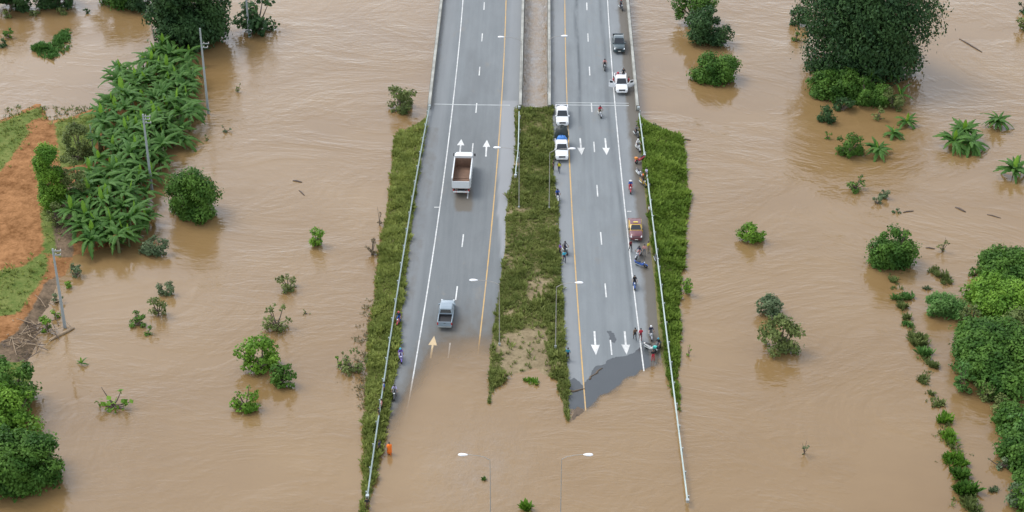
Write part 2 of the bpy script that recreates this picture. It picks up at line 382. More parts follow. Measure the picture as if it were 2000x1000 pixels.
def strip(name, xf, y0, y1, wd, mat, parent, dz=.012, step=.8):
    n = max(2, int((y1-y0)/step)+1); yy = np.linspace(y0, y1, n); V = []
    for s in (-.5, .5):
        x = xf(yy)+s*wd; V.append(np.stack([x, yy, h_road(x, yy)+dz], -1))
    V = np.stack(V, 1).reshape(-1, 3)
    return link(name, np_mesh(name, V, grid_faces(n, 2)), mat, parent)
def at_v(v, u=1100, dz=0): return road_pt(u, v, dz)[1]
strip('edge_line', L_white, 150, 338, .15, WHITE_P, road_l); strip('centre_line', L_yel, 150, 338, .15, YEL_P, road_l)
strip('edge_line', R_white, 150, 338, .15, WHITE_P, road_r); strip('centre_line', R_yel, 150, 338, .15, YEL_P, road_r)
for k in range(-1, 15):
    yc = 173.2+11.87*k
    strip('lane_dash', R_dash, yc-1.5, yc+1.5, .16, WHITE_P, road_r)
for k in range(-1, 15):
    yc = 172.6+11.93*k
    strip('lane_dash', L_dash, yc-1.5, yc+1.5, .16, WHITE_P, road_l)
def arrow(u0, v0, u1, v1, parent, mat=WHITE_P):     # tail, tip
    a = road_pt(u0, v0); b = road_pt(u1, v1); d = b-a; d[2] = 0; L = np.linalg.norm(d); d /= L; s = np.array([-d[1], d[0], 0])
    hl = L*.42; V = []; F = []
    pts = [(0, -.11), (0, .11), (L-hl, .11), (L-hl, -.11), (L-hl-.05, .52), (L, 0), (L-hl-.05, -.52)]
    for t, q in pts:
        p = a+d*t+s*q; V.append((p[0], p[1], float(h_road(p[0], p[1]))+.014))
    o = MB().add(V, [(0, 3, 2, 1), (3, 6, 5, 4, 2)]).build('lane_arrow', mat, parent)
    return o
arrow(898, 300, 901, 272, road_l); arrow(949, 306, 951, 273, road_l); arrow(841, 700, 848, 656, road_l, M('silted arrow paint', (.50, .38, .22), .7))
arrow(1133, 270, 1136, 303, road_r); arrow(1182, 270, 1185, 303, road_r); arrow(1161, 647, 1164, 694, road_r); arrow(1220, 647, 1224, 693, road_r)
for (u0, u1, v, par) in ((848, 858, 405, road_l), (1225, 1233, 413, road_r)):
    a = road_pt(u0, v); b = road_pt(u1, v)
    V = [(a[0], a[1]-.12, a[2]+.02), (b[0], b[1]-.12, b[2]+.02), (b[0], b[1]+.12, b[2]+.02), (a[0], a[1]+.12, a[2]+.02)]
    MB().add(V, [(0, 1, 2, 3)]).build('tick_mark', WHITE_P, par)
JOINT = M('joint grout', (.40, .42, .41), .8, var=.25, scale=.8)
for (x0, x1, par) in ((-15.0, -4.0, road_l), (2.6, 13.2, road_r)):
    for dy, wd in ((0, .22), (.75, .16)):
        if par is road_l and dy: continue
        n = 12; V = []
        for i in range(n):
            x = x0+(x1-x0)*i/(n-1)
            for s in (-1, 1):
                y = YB+.6+dy+s*wd/2; V.append((x, y, float(h_road(x, y))+.016))
        link('expansion_joint', np_mesh('expansion_joint', np.array(V), grid_faces(n, 2)), JOINT, par)

# ---------------------------------------------------------------- bridges
for nm, xa, xb, lab in (('left_bridge_deck', lambda y: L_bar(y)-.4, lambda y: B_LI+.35, 'l'), ('right_bridge_deck', lambda y: B_RI-.35, lambda y: R_bar(y)+.4, 'r')):
    mb = MB()
    for (y0, y1) in ((YB-1.2, 262), (262, 292), (292, 341)):
        r = [[(xa(y), y, .12), (xb(y), y, .12), (xb(y), y, DECK-.25), (xa(y), y, DECK-.25)] for y in (y0, y1-.04)]
        mb.rings(r)
    tag(mb.build(nm, CONC), kind='structure')
def parapet(xf, face, label):
    t = empty('bridge_parapet', (xf(YB), YB, DECK-.1)); tag(t, label, 'barrier')
    ox, oy, oz = t.location; y = YB-1.0; k = 0
    while y < 338:
        y1 = min(y+6.0, 339); mb = MB(); pr = [(-.24, -.9), (.24, -.9), (.24, .0), (.16, .34), (.13, .86), (-.13, .86), (-.16, .34), (-.24, .0)]
        mb.rings([[(xf(yy)-ox+a, yy-oy, DECK-.1-oz+b) for a, b in pr] for yy in (y, y1-.03)])
        mb.build('wall_section', CONC, t)
        cap = MB(); cap.rings([[(xf(yy)-ox+a, yy-oy, DECK-.1-oz+.863+b) for a, b in ((-.19, 0), (.19, 0), (.19, .10), (-.19, .10))] for yy in (y, y1-.03)])
        cap.build('coping', CONC_P, t)
        y = y1
CONC_P = M('pale concrete coping', (.31, .31, .275), .85, var=.45, scale=.7)
parapet(L_bar, 1, 'weathered concrete parapet on the outer left side of the left bridge')
parapet(lambda y: B_LI+.05, -1, 'pale concrete parapet of the left bridge beside the river gap')
parapet(lambda y: B_RI-.05, 1, 'mossy concrete parapet of the right bridge beside the river gap')
parapet(R_bar, -1, 'weathered concrete parapet on the outer right side behind the dark pickup')

# ---------------------------------------------------------------- verges and median
VERGE = ground_material('verge soil', [('', (.10, .10, .035), (.18, .16, .07)), ('bare', (.17, .132, .075), (.29, .23, .14))])
def make_verge(name, inner, rail, outer, y0, y1, sgn, dip_v, keep):
    ys = np.arange(y0, y1, .5); rows = []
    for y in ys:
        xi, xr, xo = float(inner(y)), float(rail(y)), float(outer(y)); xr = xi+sgn*max(.25, sgn*(xr-xi)); xo = xr+sgn*max(.5, sgn*(xo-xr))
        z0 = float(h_road(xi, y)); e = float(sstep(y1, y1-4, y)); zr_ = max(z0+.06, keep(y))
        z0 = max(z0+.015, keep(y)-.35); fall = (1-e)*1.9
        pts = [(xi-sgn*.15, z0-.4), (xi, z0), (xi*.5+xr*.5, (z0+zr_)/2+.02), (xr, zr_), (xr+(xo-xr)*.25, zr_*.8-fall*.2), (xr+(xo-xr)*.5, zr_*.55-fall*.3), (xr+(xo-xr)*.75, zr_*.28-fall*.4), (xo, 0.0-fall*.4), (xo+sgn*.8, -.35-fall), (xo+sgn*2.5, -1.6-fall), (xo+sgn*5, -2.7-fall)]
        rows.append([(x, y, z) for x, z in pts])
    V = np.array(rows); V[:, 2:-3, 2] += .10*(vnoise(V[:, 2:-3, 0], V[:, 2:-3, 1], .9, 5)-.5)
    bare = np.zeros(V.shape[:2]); bare[:, 2] = .25
    me = np_mesh(name, V.reshape(-1, 3), grid_faces(V.shape[0], V.shape[1]), {'bare': ('POINT', bare)}, True)
    return tag(link(name, me, VERGE), kind='structure'), V
vl, VL = make_verge('left_verge', LI, L_rail, LO, 141.5, Yv(243), -1, 0, lambda y: float(np.interp(y, [138, 141, 143, 146, 160, 175], [-.6, -.25, .0, .16, .22, .1])))
vr, VR = make_verge('right_verge', RI, R_rail, RO, Yv(800), Yv(241), 1, 0, lambda y: float(np.interp(y, [Yv(800), Yv(760), Yv(735), Yv(700)], [-.8, -.25, .1, .12])))
ysm = np.arange(Yv(860), YB-.4, .5); NCM = 26; rows = []
vofy = lambda y: np.interp(y, [Yv(v) for v in range(1000, 100, -10)], list(range(1000, 100, -10)))
bare = []
for y in ysm:
    xl, xr = float(ML(y)), float(MR(y)); v = float(vofy(y)); row = []; br = []
    eL = float(h_road(xl, y)); eR = float(h_road(xr, y))
    mL = np.interp(v, [640, 690, 750, 785, 850], [.12, .22, .16, .02, -.2]); mR = np.interp(v, [640, 700, 780, 818, 860], [.12, .25, .18, .03, -.2])
    eL = max(eL+.05, mL); eR = max(eR+.05, mR)
    far = (eL+eR)/2+.12
    zm = np.interp(v, [600, 660, 700, 722, 740, 780, 860], [far, .25, .08, .0, -.22, -.6, -1.2])
    zm = min(zm, far)
    row.append((xl-.12, y, eL-.5)); br.append(0)
    for i in range(NCM):
        s = -1+2*i/(NCM-1); x = xl+(xr-xl)*(s+1)/2; e = eL if s < 0 else eR
        z = zm+(e-zm)*abs(s)**1.4; row.append((x, y, z))
        br.append(float(sstep(.75, .45, abs(s+.08)))*float(np.interp(v, [560, 635, 660, 800], [0.0, .12, .85, .9]))+.36*math.exp(-((s-.2)/.5)**2-((v-565)/28)**2)+.8*(vnoise(x+90, y, .30, 11)-.40)+.35*(vnoise(x+50, y, 1.1, 13)-.5))
    row.append((xr+.12, y, eR-.5)); br.append(0); rows.append(row); bare.append(br)
VM = np.array(rows); VM[:, 2:-2, 2] += .16*(vnoise(VM[:, 2:-2, 0], VM[:, 2:-2, 1], .8, 3)-.5); bare = np.array(bare)
tag(link('median_ground', np_mesh('median_ground', VM.reshape(-1, 3), grid_faces(VM.shape[0], VM.shape[1]), {'bare': ('POINT', bare)}, True), VERGE), kind='structure')
mb = MB(); mb.box(B_LI+.3, B_RI-.3, YB-.9, YB-.35, -2.4, DECK-.05); tag(mb.build('abutment_wall', CONC), kind='structure')

def tufts(name, pts, mat, size, label, blades=6, spread=.5, tint=None, seed=1):
    """pts (n,3): one mesh of grass tufts, each blade one narrow quad"""
    r = np.random.default_rng(seed); n = len(pts); B = np.repeat(pts, blades, 0); m = len(B)
    gx = pts[:, 0]+500; gy = pts[:, 1]+500; hn = .45+1.1*vnoise(gx, gy, .55, seed)*(.5+vnoise(gx, gy, 1.6, seed+3))
    sz = size*np.repeat(r.uniform(.55, 1.35, n)*hn, blades)*r.uniform(.7, 1.2, m)
    az = r.uniform(0, 2*math.pi, m); lean = r.uniform(.25, 1.0, m)*spread*1.7
    d = np.stack([np.cos(az)*np.sin(lean), np.sin(az)*np.sin(lean), np.cos(lean)], -1)
    sd_ = np.stack([-np.sin(az), np.cos(az), np.zeros(m)], -1)
    wd = (sz*r.uniform(.16, .30, m))[:, None]
    b0 = B+np.stack([np.cos(az), np.sin(az), 0*az], -1)*(sz*.12)[:, None]-np.array([0, 0, .03])
    mid = b0+d*(sz*.6)[:, None]; tip = b0+d*sz[:, None]-np.array([0, 0, 1])*(sz*.22*lean)[:, None]
    V = np.stack([b0-sd_*wd*.35, b0+sd_*wd*.35, mid+sd_*wd*.5, tip, mid-sd_*wd*.5], 1).reshape(-1, 3)
    F = np.arange(m*5).reshape(m, 5)
    tt = np.repeat(r.random(n) if tint is None else tint, blades)*.75+r.random(m)*.25
    o = link(name, np_mesh(name, V, F, {'tint': ('FACE', tt)}), mat)
    return tag(o, label, 'grass', kind='stuff')
def sample_grid(V, n, c0, c1, zmin, seed, prob=None):
    r = np.random.default_rng(seed); nr = V.shape[0]
    ri = r.uniform(0, nr-1.001, n*3); ci = r.uniform(c0, c1-.001, n*3)
    r0 = ri.astype(int); k0 = ci.astype(int); a = (ri-r0)[:, None]; b = (ci-k0)[:, None]
    p = (V[r0, k0]*(1-b)+V[r0, k0+1]*b)*(1-a)+(V[r0+1, k0]*(1-b)+V[r0+1, k0+1]*b)*a
    wdt = np.abs(V[r0, k0+1, 0]-V[r0, k0, 0]); keep = r.random(len(p)) < wdt/np.percentile(wdt, 95)
    if prob is not None: keep &= r.random(len(p)) < prob[r0, k0]
    p = p[keep]; p = p[p[:, 2] > zmin]; return p[:n]
def tint_of(p, seed): return np.clip(.45+.8*(vnoise(p[:, 0], p[:, 1], .35, seed)-.5)+1.1*(vnoise(p[:, 0], p[:, 1], 1.3, seed+1)-.5)+.2*(np.random.default_rng(seed).random(len(p))-.3), 0, 1)
p = sample_grid(VL, 9000, 1.0, 7.25, -.06, 21); tufts('grass', p, GRASS, .50, 'thick grass on the embankment along the left guardrail', tint=tint_of(p, 2), seed=31)
p = sample_grid(VR, 9000, 2.0, 7.25, -.06, 22); tufts('grass', p, GRASS_B, .52, 'lush grass on the embankment outside the right guardrail', tint=tint_of(p, 4), seed=32)
p = sample_grid(VM, 13000, 1.0, NCM+.2, .0, 23, np.clip(.85-bare*1.5, .03, 1)); tufts('grass', p, GRASS_M, .40, 'patchy grass on the median between the two carriageways', tint=tint_of(p, 6), seed=33)

# ---------------------------------------------------------------- left bank
BANKP = poly_xy([(-420, 250), (0, 232), (75, 203), (100, 232), (150, 228), (200, 205), (250, 190), (320, 200), (345, 225), (300, 330), (275, 430), (235, 478), (140, 497), (118, 545), (100, 590), (86, 632), (60, 690), (52, 745), (45, 800), (20, 850), (-420, 900)])
xb = np.arange(-125, -38, .6); yb = np.arange(148, 252, .6); X, Y = np.meshgrid(xb, yb)
sdm = sdist(X, Y, [tuple(q) for q in BANKP])+1.2*(vnoise(X, Y, .35, 8)-.5)+.8*(vnoise(X, Y, 1.1, 9)-.5)
Z = np.clip(sdm*.22, -2.5, .55)+.35*sstep(2, 9, sdm)+.16*(vnoise(X, Y, .5, 12)-.5)*sstep(-1, 2, sdm)
gm = np.zeros_like(X)
for pl in ([(-200, 245), (45, 232), (58, 258), (30, 300), (0, 338), (-200, 350)], [(-10, 240), (75, 203), (82, 222), (20, 262)], [(-200, 570), (40, 522), (88, 488), (95, 520), (70, 560), (35, 610), (-200, 660)], [(105, 235), (190, 215), (185, 320), (118, 330), (112, 280)], [(80, 410), (140, 420), (120, 500), (85, 490)], [(-200, 690), (70, 690), (60, 860), (-200, 900)]):
    gm = np.maximum(gm, softpoly(X, Y, pl, 1.3, .7))
dm = np.maximum(softpoly(X, Y, [(92, 545), (118, 530), (104, 590), (84, 640), (60, 700), (-10, 715), (-10, 680), (30, 650), (62, 600)], .8, .5), softpoly(X, Y, [(110, 370), (170, 360), (140, 500), (108, 500), (104, 440)], 1.0, .5)*.9)
BANK = ground_material('red laterite soil', [('', (.15, .066, .022), (.35, .175, .075)), ('grass', (.065, .11, .02), (.17, .19, .055)), ('silt', (.06, .046, .03), (.22, .155, .10))])
VBk = np.stack([X, Y, Z], -1)
tag(link('river_bank', np_mesh('river_bank', VBk.reshape(-1, 3), grid_faces(*X.shape), {'grass': ('POINT', gm), 'silt': ('POINT', dm)}, True), BANK), kind='structure')
p = sample_grid(VBk, 9000, 0, X.shape[1]-1, .05, 24, np.clip(gm*1.1*(1-dm), 0, 1)); tufts('grass', p, GRASS, .38, 'grass patches on the red earth bank at the left edge', tint=tint_of(p, 9), seed=34)
def bank_z(x, y):
    j = int(np.clip((x-xb[0])/.6, 0, len(xb)-1)); i = int(np.clip((y-yb[0])/.6, 0, len(yb)-1)); return float(Z[i, j])

# ---------------------------------------------------------------- guardrails
RAILM = M('dull galvanised rail', (.33, .39, .37), .55, .25, var=.2, scale=.6)
def guardrail(xf, y0, y1, label, name='guardrail', sgn=1, zf=None):
    zf = zf or (lambda x, y: max(float(h_road(x, y)), 0.0))
    t = empty(name, (xf(y0), y0, 0)); tag(t, label, 'guardrail'); ox, oy = xf(y0), y0
    yy = np.arange(y0, y1+.1, 2.0); rings = []
    prof = [(-.03, .00), (.02, .03), (.055, .07), (.02, .115), (-.01, .155), (.02, .195), (.055, .24), (.02, .28), (-.03, .31), (-.045, .31), (-.045, .0)]
    for y in yy:
        x = xf(y); z = zf(x, y)+.48; rings.append([(x-ox-sgn*a*1.3, y-oy, z+b) for a, b in prof])
    MB().rings(rings).build('rail_beam', RAILM, t)
    pm = MB().box(-.07, .07, -.06, .06, -.9, .82).mesh('post'); pm.materials.append(GALV)
    for y in np.arange(y0+.6, y1, 4.0):
        x = xf(y)+sgn*.16; link('post', pm, None, t, (x-ox, y-oy, zf(x, y)))
    for y in (y0, y1):
        x = xf(y); z = zf(x, y)
        MB().loft([(x-ox-.17, x-ox+.17, y-oy-.18, y-oy+.18, z+.46, .05), (x-ox-.17, x-ox+.17, y-oy-.18, y-oy+.18, z+.81, .05)]).build('end_terminal', GALV, t)
    return t
guardrail(L_rail, Yv(985), YB-1.4, 'long galvanised guardrail along the left embankment', sgn=-1, zf=lambda x, y: max(float(h_road(x, y))+.05, .18))
guardrail(R_rail, Yv(985), Yv(352), 'long galvanised guardrail on the right, running down into the flood', sgn=1, zf=lambda x, y: max(float(h_road(x, y))+.05, .05))
guardrail(R_rail, Yv(322), YB-1.4, 'short guardrail on the right between the bridge and the gap with motorbikes', sgn=1, zf=lambda x, y: float(h_road(x, y))+.05)
mrail = interp_line([(1014, 206), (1013.5, 240), (1012, 290), (1008, 318), (1006.5, 340), (1010, 368)], 2.0)
guardrail(lambda y: float(mrail(y)), Yv(372)+1.5, YB-1.4, 'bent guardrail on the left edge of the median grass', sgn=1, zf=lambda x, y: float(h_road(x, y))+.05)

# ---------------------------------------------------------------- street lamps
LAMPP = M('dull lamp pole', (.33, .315, .285), .7, .1)
LAMPW = M('white lamp housing', (.75, .76, .77), .4, var=.04)
def lamp_by_head(uh, vh, ub, sgn, label, hgt=8.6):
    """locate the pole by the head's position at height and the pole's line"""
    zz = 0.6
    for _ in range(6):
        p = P(uh, vh, hgt+.62+zz); y = p[1]; x = P(ub, vh, hgt+.62+zz)[0]
        zz = max(float(h_road(x, y)), 0.0) if y > 160 else -.3
    t = street_lamp_world(x, y, zz, abs(p[0]-x)-.45, sgn, label, hgt); return t
def street_lamp_world(x, y, z, al, sgn, label, hgt):
    t = empty('street_lamp', (x, y, z)); tag(t, label, 'street lamp')
    MB().tube([(0, 0, -.3), (0, 0, hgt*.5), (0, 0, hgt)], [.06, .048, .035], 8).build('pole', LAMPP, t)
    MB().box(-.2, .2, -.2, .2, -.02, .06).tube([(0, 0, .05), (0, 0, .5)], .13, 8).build('base', GALV, t)
    MB().tube([(0, 0, hgt-.02), (sgn*.25*al, 0, hgt+.35), (sgn*.6*al, 0, hgt+.55), (sgn*al, 0, hgt+.62)], [.04, .035, .032, .03], 6).build('arm', LAMPP, t)
    hd = MB(); rr = []
    for s, wd, ht in ((-.10, .05, .04), (.0, .10, .06), (.25, .20, .11), (.6, .22, .11), (.80, .15, .08), (.88, .05, .03)):
        rr.append([(sgn*(al+s), wd*math.cos(k*math.pi/4), hgt+.62+ht*math.sin(k*math.pi/4)) for k in range(8)])
    h = hd.rings(rr).build('lamp_head', LAMPW, t, True)
    MB().box(min(sgn*(al+.2), sgn*(al+.65)), max(sgn*(al+.2), sgn*(al+.65)), -.12, .12, hgt+.48, hgt+.505).build('lens', M('lamp lens', (.5, .52, .5), .2), h)
    return t
for uh, vh, ub, sg, lab in (
    (978, 72, 1018, -1, 'street lamp on the left bridge parapet by the river gap'), (1103, 70, 1073, 1, 'street lamp on the right bridge parapet by the river gap'),
    (970, 288, 1014, -1, 'street lamp over the yellow line beside the dump truck'), (1118, 290, 1074, 1, 'street lamp arching past the white pickup loaded with tarps'),
    (924, 547, 975, -1, 'street lamp leaning over the road ahead of the silver pickup'), (1132, 552, 1087, 1, 'street lamp over the right yellow line halfway down the median'),
    (903, 888, 957, -1, 'street lamp standing in the flood left of the median tip'), (1150, 888, 1097, 1, 'street lamp standing in the flood right of the median tip')):
    lamp_by_head(uh, vh, ub, sg, lab)

# ---------------------------------------------------------------- vegetation
def leaf_cloud(centres, radii, n, size, r, squash=.8, up=.55):
    """n leaves spread through lobes: returns points, outward normals"""
    wgt = radii**2; idx = r.choice(len(centres), n, p=wgt/wgt.sum())
    d = r.normal(size=(n, 3)); d /= np.linalg.norm(d, axis=1)[:, None]
    rad = radii[idx]*np.where(r.random(n) < (.12 if radii.max() < 2.2 else .04), r.uniform(1.0, 1.38, n), r.uniform(.62, 1.06, n))
    p = centres[idx]+d*rad[:, None]*np.array([1, 1, squash])
    nm = d*.7+np.array([0, 0, up])+r.normal(size=(n, 3))*.45
    return p, nm/np.linalg.norm(nm, axis=1)[:, None]
def leaves_mesh(name, p, nm, size, r, aspect=.55, droop=.0):
    n = len(p); a = r.normal(size=(n, 3)); a -= nm*np.sum(a*nm, 1)[:, None]
    if droop: a += np.array([0, 0, -droop])
    a /= np.linalg.norm(a, axis=1)[:, None]; b = np.cross(nm, a); b /= np.linalg.norm(b, axis=1)[:, None]+1e-9
    s = (size*r.uniform(.6, 1.4, n))[:, None]
    V = np.stack([p-a*s*.5, p+b*s*aspect*.5-nm*s*.06, p+a*s*.5, p-b*s*aspect*.5-nm*s*.06], 1).reshape(-1, 3)
    F = np.arange(n*4).reshape(n, 4)
    clump = vnoise(p[:, 0]*1.0+p[:, 2]*.7, p[:, 1]+p[:, 2]*.5, .8, 17)
    return np_mesh(name, V, F, {'tint': ('FACE', np.clip(1.5*(clump-.5)+.5+(.5 if n < 9000 else .22)*(r.random(n)-.5), 0, 1))})
SEED = [100]
def plant(u0, v0, u1, v1, leaf, label, cat='shrub', name='shrub', lobes=9, dens=1.0, size=.34, sparse=0.0, trunk=True, mat=None, group=None, flat=None, lift=0.0, droop=0.0, aspect=.6):
    """a leafy plant filling the box u0..u1 x v0..v1 seen from the survey camera, standing in the water or on the bank"""
    SEED[0] += 1; r = np.random.default_rng(SEED[0])
    uc, vc = (u0+u1)/2, (v0+v1)/2; p = P(uc, vc, 1.0); s = scale_at(p)
    dep_ = math.atan2(CAMH-1, math.hypot(p[0], p[1])); W = (u1-u0)/s; Vv = (v1-v0)/s
    if flat is not None: H = flat
    else: H = math.sqrt(max(Vv**2-(W*.8*math.sin(dep_))**2, (.35*W)**2))/math.cos(dep_)
    D = math.sqrt(max(Vv**2-(H*math.cos(dep_))**2, (.3*W)**2))/math.sin(dep_); D = min(D, 1.5*W)
    zb = bank_z(p[0], p[1]) if p[0] < -38 and p[1] > 150 and p[1] < 250 else 0.0; zb = max(zb, 0)+lift
    c = P(uc, vc, H*.5+zb); base = np.array([c[0], c[1], zb-.1])
    t = empty(name, base); tag(t, label, cat, group)
    ctr = []; rad = []
    for k in range(lobes+lobes):
        a_ = r.uniform(0, 2*math.pi); zq = r.uniform(-1.0, .95); q_ = math.sqrt(max(0.0, 1-max(zq, 0)**2))*(1.0 if zq > -.4 else .86)*math.sqrt(r.uniform(.25, 1.0))
        if k < lobes//2: zq = r.uniform(-1, -.55); q_ = r.uniform(.15, .85)
        ctr.append((q_*math.cos(a_), q_*math.sin(a_), zq)); rad.append((.17+.33*r.random()**1.5)*(1-sparse*.45))
    ctr = np.array(ctr); rad = np.array(rad); k = (1-rad*.55)[:, None]
    ctr = ctr*k*np.array([W/2, D/2, H/2])+np.array([0, 0, H/2])
    rm = rad*min(W, max(D, H))*.5*1.1
    area = float((4*math.pi*rm**2).sum())*.62; n = int(np.clip(area/(size*size*aspect*.5)*1.15*dens*(1-sparse*.72), 14, 45000))
    lp, nm = leaf_cloud(ctr, rm, n, size, r)
    kp = lp[:, 2] > .08; lp, nm = lp[kp], nm[kp]
    link('crown', leaves_mesh('crown', lp, nm, size, r, aspect, droop), mat or LEAF[leaf], t)
    if trunk:
        mb = MB(); tr = .035*W+.04
        fork = np.array([0, 0, H*.14])
        mb.tube([(0, 0, -.6), (r.normal()*.05, r.normal()*.05, H*.07), tuple(fork)], [tr, tr*.85, tr*.7], 6)
        for j in range(min(len(ctr), 12)):
            e = ctr[j]; m_ = (fork+e)/2+np.array([0, 0, -.05*H]); mb.tube([tuple(fork), tuple(m_), tuple(e+(e-m_)*.3)], [tr*.6, tr*.4, tr*.15], 5)
        mb.build('trunk', BARK, t)
    return t
def T(*a, **k): k.setdefault('cat', 'tree'); k.setdefault('name', 'tree'); return plant(*a, **k)

# left of the road
plant(318, 327, 424, 424, 'mid', 'round dark green bush standing in the flood right of the banana grove', lobes=16, size=.36)
plant(745, 162, 824, 218, 'olive', 'loose leafy tree in the water beside the left bridge', 'tree', 'tree', lobes=12, sparse=.35, size=.38)
plant(598, 443, 634, 482, 'bright', 'small upright green sapling alone in the left flood', 'sapling', 'sapling', lobes=6, size=.3)
plant(538, 533, 588, 568, 'olive', 'low spiky olive bush in the left flood below the upright sapling', lobes=7, sparse=.35, size=.3)
plant(507, 586, 571, 645, 'olive', 'straggly half bare bush with pale branches in the left flood', lobes=9, sparse=.72, size=.32)
plant(588, 597, 607, 614, 'olive', 'tiny tuft of leaves right of the straggly half bare bush', 'sprout', 'sprout', lobes=3, sparse=.4, size=.26)
plant(464, 652, 556, 728, 'bright', 'spreading fresh green tree, largest in the lower left flood', 'tree', 'tree', lobes=13, sparse=.18, size=.44)
plant(524, 705, 577, 756, 'mid', 'dark bush touching the spreading tree at its lower right', lobes=8, size=.36)
plant(445, 748, 512, 802, 'bright', 'bush with bare grey twigs below the spreading fresh green tree', lobes=9, sparse=.3, size=.34)
plant(650, 675, 722, 728, 'olive', 'sparse withered sapling in the water against the left embankment', 'sapling', 'sapling', lobes=10, sparse=.80, size=.3)
plant(652, 692, 668, 716, 'bright', 'tiny bright green sprig beside the sparse withered sapling', 'sprout', 'sprout', lobes=3, sparse=.2, size=.28)
plant(711, 462, 741, 498, 'brown', 'brownish bare sapling against the upper part of the left embankment', 'sapling', 'sapling', lobes=6, sparse=.7, size=.28)
plant(733, 404, 749, 440, 'brown', 'thin dead twig plant above the brownish bare sapling', 'sapling', 'sapling', lobes=4, sparse=.78, size=.22)
plant(303, 535, 340, 576, 'grey', 'grey green top plant of the bush row in the left flood', lobes=6, sparse=.2, size=.3)
plant(285, 570, 326, 618, 'olive', 'light green middle plant of the bush row in the left flood', lobes=7, sparse=.5, size=.28)
plant(249, 604, 285, 638, 'mid', 'dark left plant of the bush row in the left flood', lobes=6, sparse=.2, size=.28)
plant(276, 632, 299, 653, 'mid', 'smallest lowest plant of the bush row in the left flood', 'sprout', 'sprout', lobes=4, sparse=.3, size=.26)
plant(183, 752, 258, 802, 'bright', 'seedling with few broad floating leaves in the lower left flood', 'seedling', 'seedling', lobes=9, sparse=.85, size=.62, aspect=.8)
plant(268, 455, 334, 498, 'grey', 'low grey green bush at the foot of the banana grove', lobes=9, sparse=.2, size=.3)
plant(455, 148, 473, 180, 'olive', 'pale sprig in the water right of the tall power pole', 'sprout', 'sprout', lobes=4, sparse=.7, size=.24)
plant(432, 238, 453, 258, 'grey', 'grey tuft in the water below the pale sprig', 'sprout', 'sprout', lobes=4, sparse=.6, size=.24)
plant(396, 261, 408, 274, 'olive', 'tiny tuft at the foot of the tall power pole', 'sprout', 'sprout', lobes=3, sparse=.3, size=.22)
plant(395, 335, 414, 350, 'brown', 'brown twig tuft right above the round dark green bush', 'sprout', 'sprout', lobes=3, sparse=.5, size=.22)
# left edge and bank
T(283, -70, 452, 82, 'dark', 'big dark tree above the banana grove at the top left', lobes=26, size=.55)
plant(312, 30, 382, 104, 'dark', 'hanging dark foliage below the big top left tree', lobes=10, size=.42)
T(455, -20, 545, 62, 'dark', 'broad leaved tree behind the concrete pole at the top left', lobes=12, sparse=.45, size=.62, aspect=.75)
T(-30, -60, 62, 20, 'dark', 'dark tree cut off by the top left corner', lobes=12, size=.45)
T(60, -62, 150, 14, 'dark', 'second dark tree along the top left shore', lobes=12, size=.45)
T(168, -66, 290, 12, 'mid', 'third dark tree along the top left shore', lobes=14, size=.45)
T(245, -50, 300, 20, 'dark', 'dark tree beside the big top left tree', lobes=10, size=.45)
plant(0, 14, 26, 34, 'olive', 'yellowish bush on the top left shore', lobes=5, sparse=.2, size=.3)
plant(56, 14, 82, 30, 'olive', 'pale low bush in the water at the top left', lobes=5, sparse=.2, size=.28)
plant(107, 10, 132, 28, 'olive', 'low olive bush below the second shore tree', lobes=5, size=.3)
plant(162, 10, 176, 26, 'dark', 'small dark bush below the third shore tree', lobes=4, size=.28)
plant(5, 52, 27, 74, 'mid', 'green bush in the water at the far left edge', lobes=5, size=.3)
plant(-8, 72, 15, 92, 'dark', 'dark bush cut by the left edge', lobes=5, size=.3)
T(68, 272, 124, 408, 'bright', 'tall narrow bright green tree on the red bank', lobes=44, size=.30, dens=1.3)
plant(118, 290, 172, 400, 'olive', 'olive hedge like bush between the narrow tree and the grove', lobes=14, sparse=.15, size=.32)
plant(120, 240, 186, 312, 'olive', 'dusty bush at the upper left side of the grove', lobes=12, sparse=.25, size=.32)
plant(90, 395, 128, 440, 'olive', 'low scrub at the foot of the tall narrow tree', lobes=7, sparse=.4, size=.3)
plant(130, 512, 162, 540, 'grey', 'pale round shrub at the water by the lower power pole', lobes=5, size=.28)
plant(120, 545, 140, 562, 'bright', 'small green sprout right of the lower power pole', 'sprout', 'sprout', lobes=4, size=.26)
plant(100, 570, 122, 592, 'grey', 'grey tuft on the bank left of the lower power pole', 'sprout', 'sprout', lobes=4, sparse=.2, size=.26)
plant(96, 596, 120, 618, 'bright', 'bright sprout at the bank edge beside the lower power pole', 'sprout', 'sprout', lobes=4, size=.26)
plant(78, 612, 104, 648, 'bright', 'bright grassy shrub at the bank edge above the driftwood', lobes=5, sparse=.1, size=.28)
T(-60, 682, 66, 790, 'mid', 'leafy tree below the driftwood at the left edge', lobes=16, size=.42)
plant(-20, 740, 64, 830, 'bright', 'fresh green bush between the two left edge trees', lobes=12, size=.36)
T(-90, 838, 130, 958, 'mid', 'large green tree in the bottom left corner', lobes=30, size=.38, sparse=.12)
T(-70, 800, 90, 880, 'bright', 'lighter green tree just above the bottom left corner tree', lobes=18, size=.36, sparse=.15)
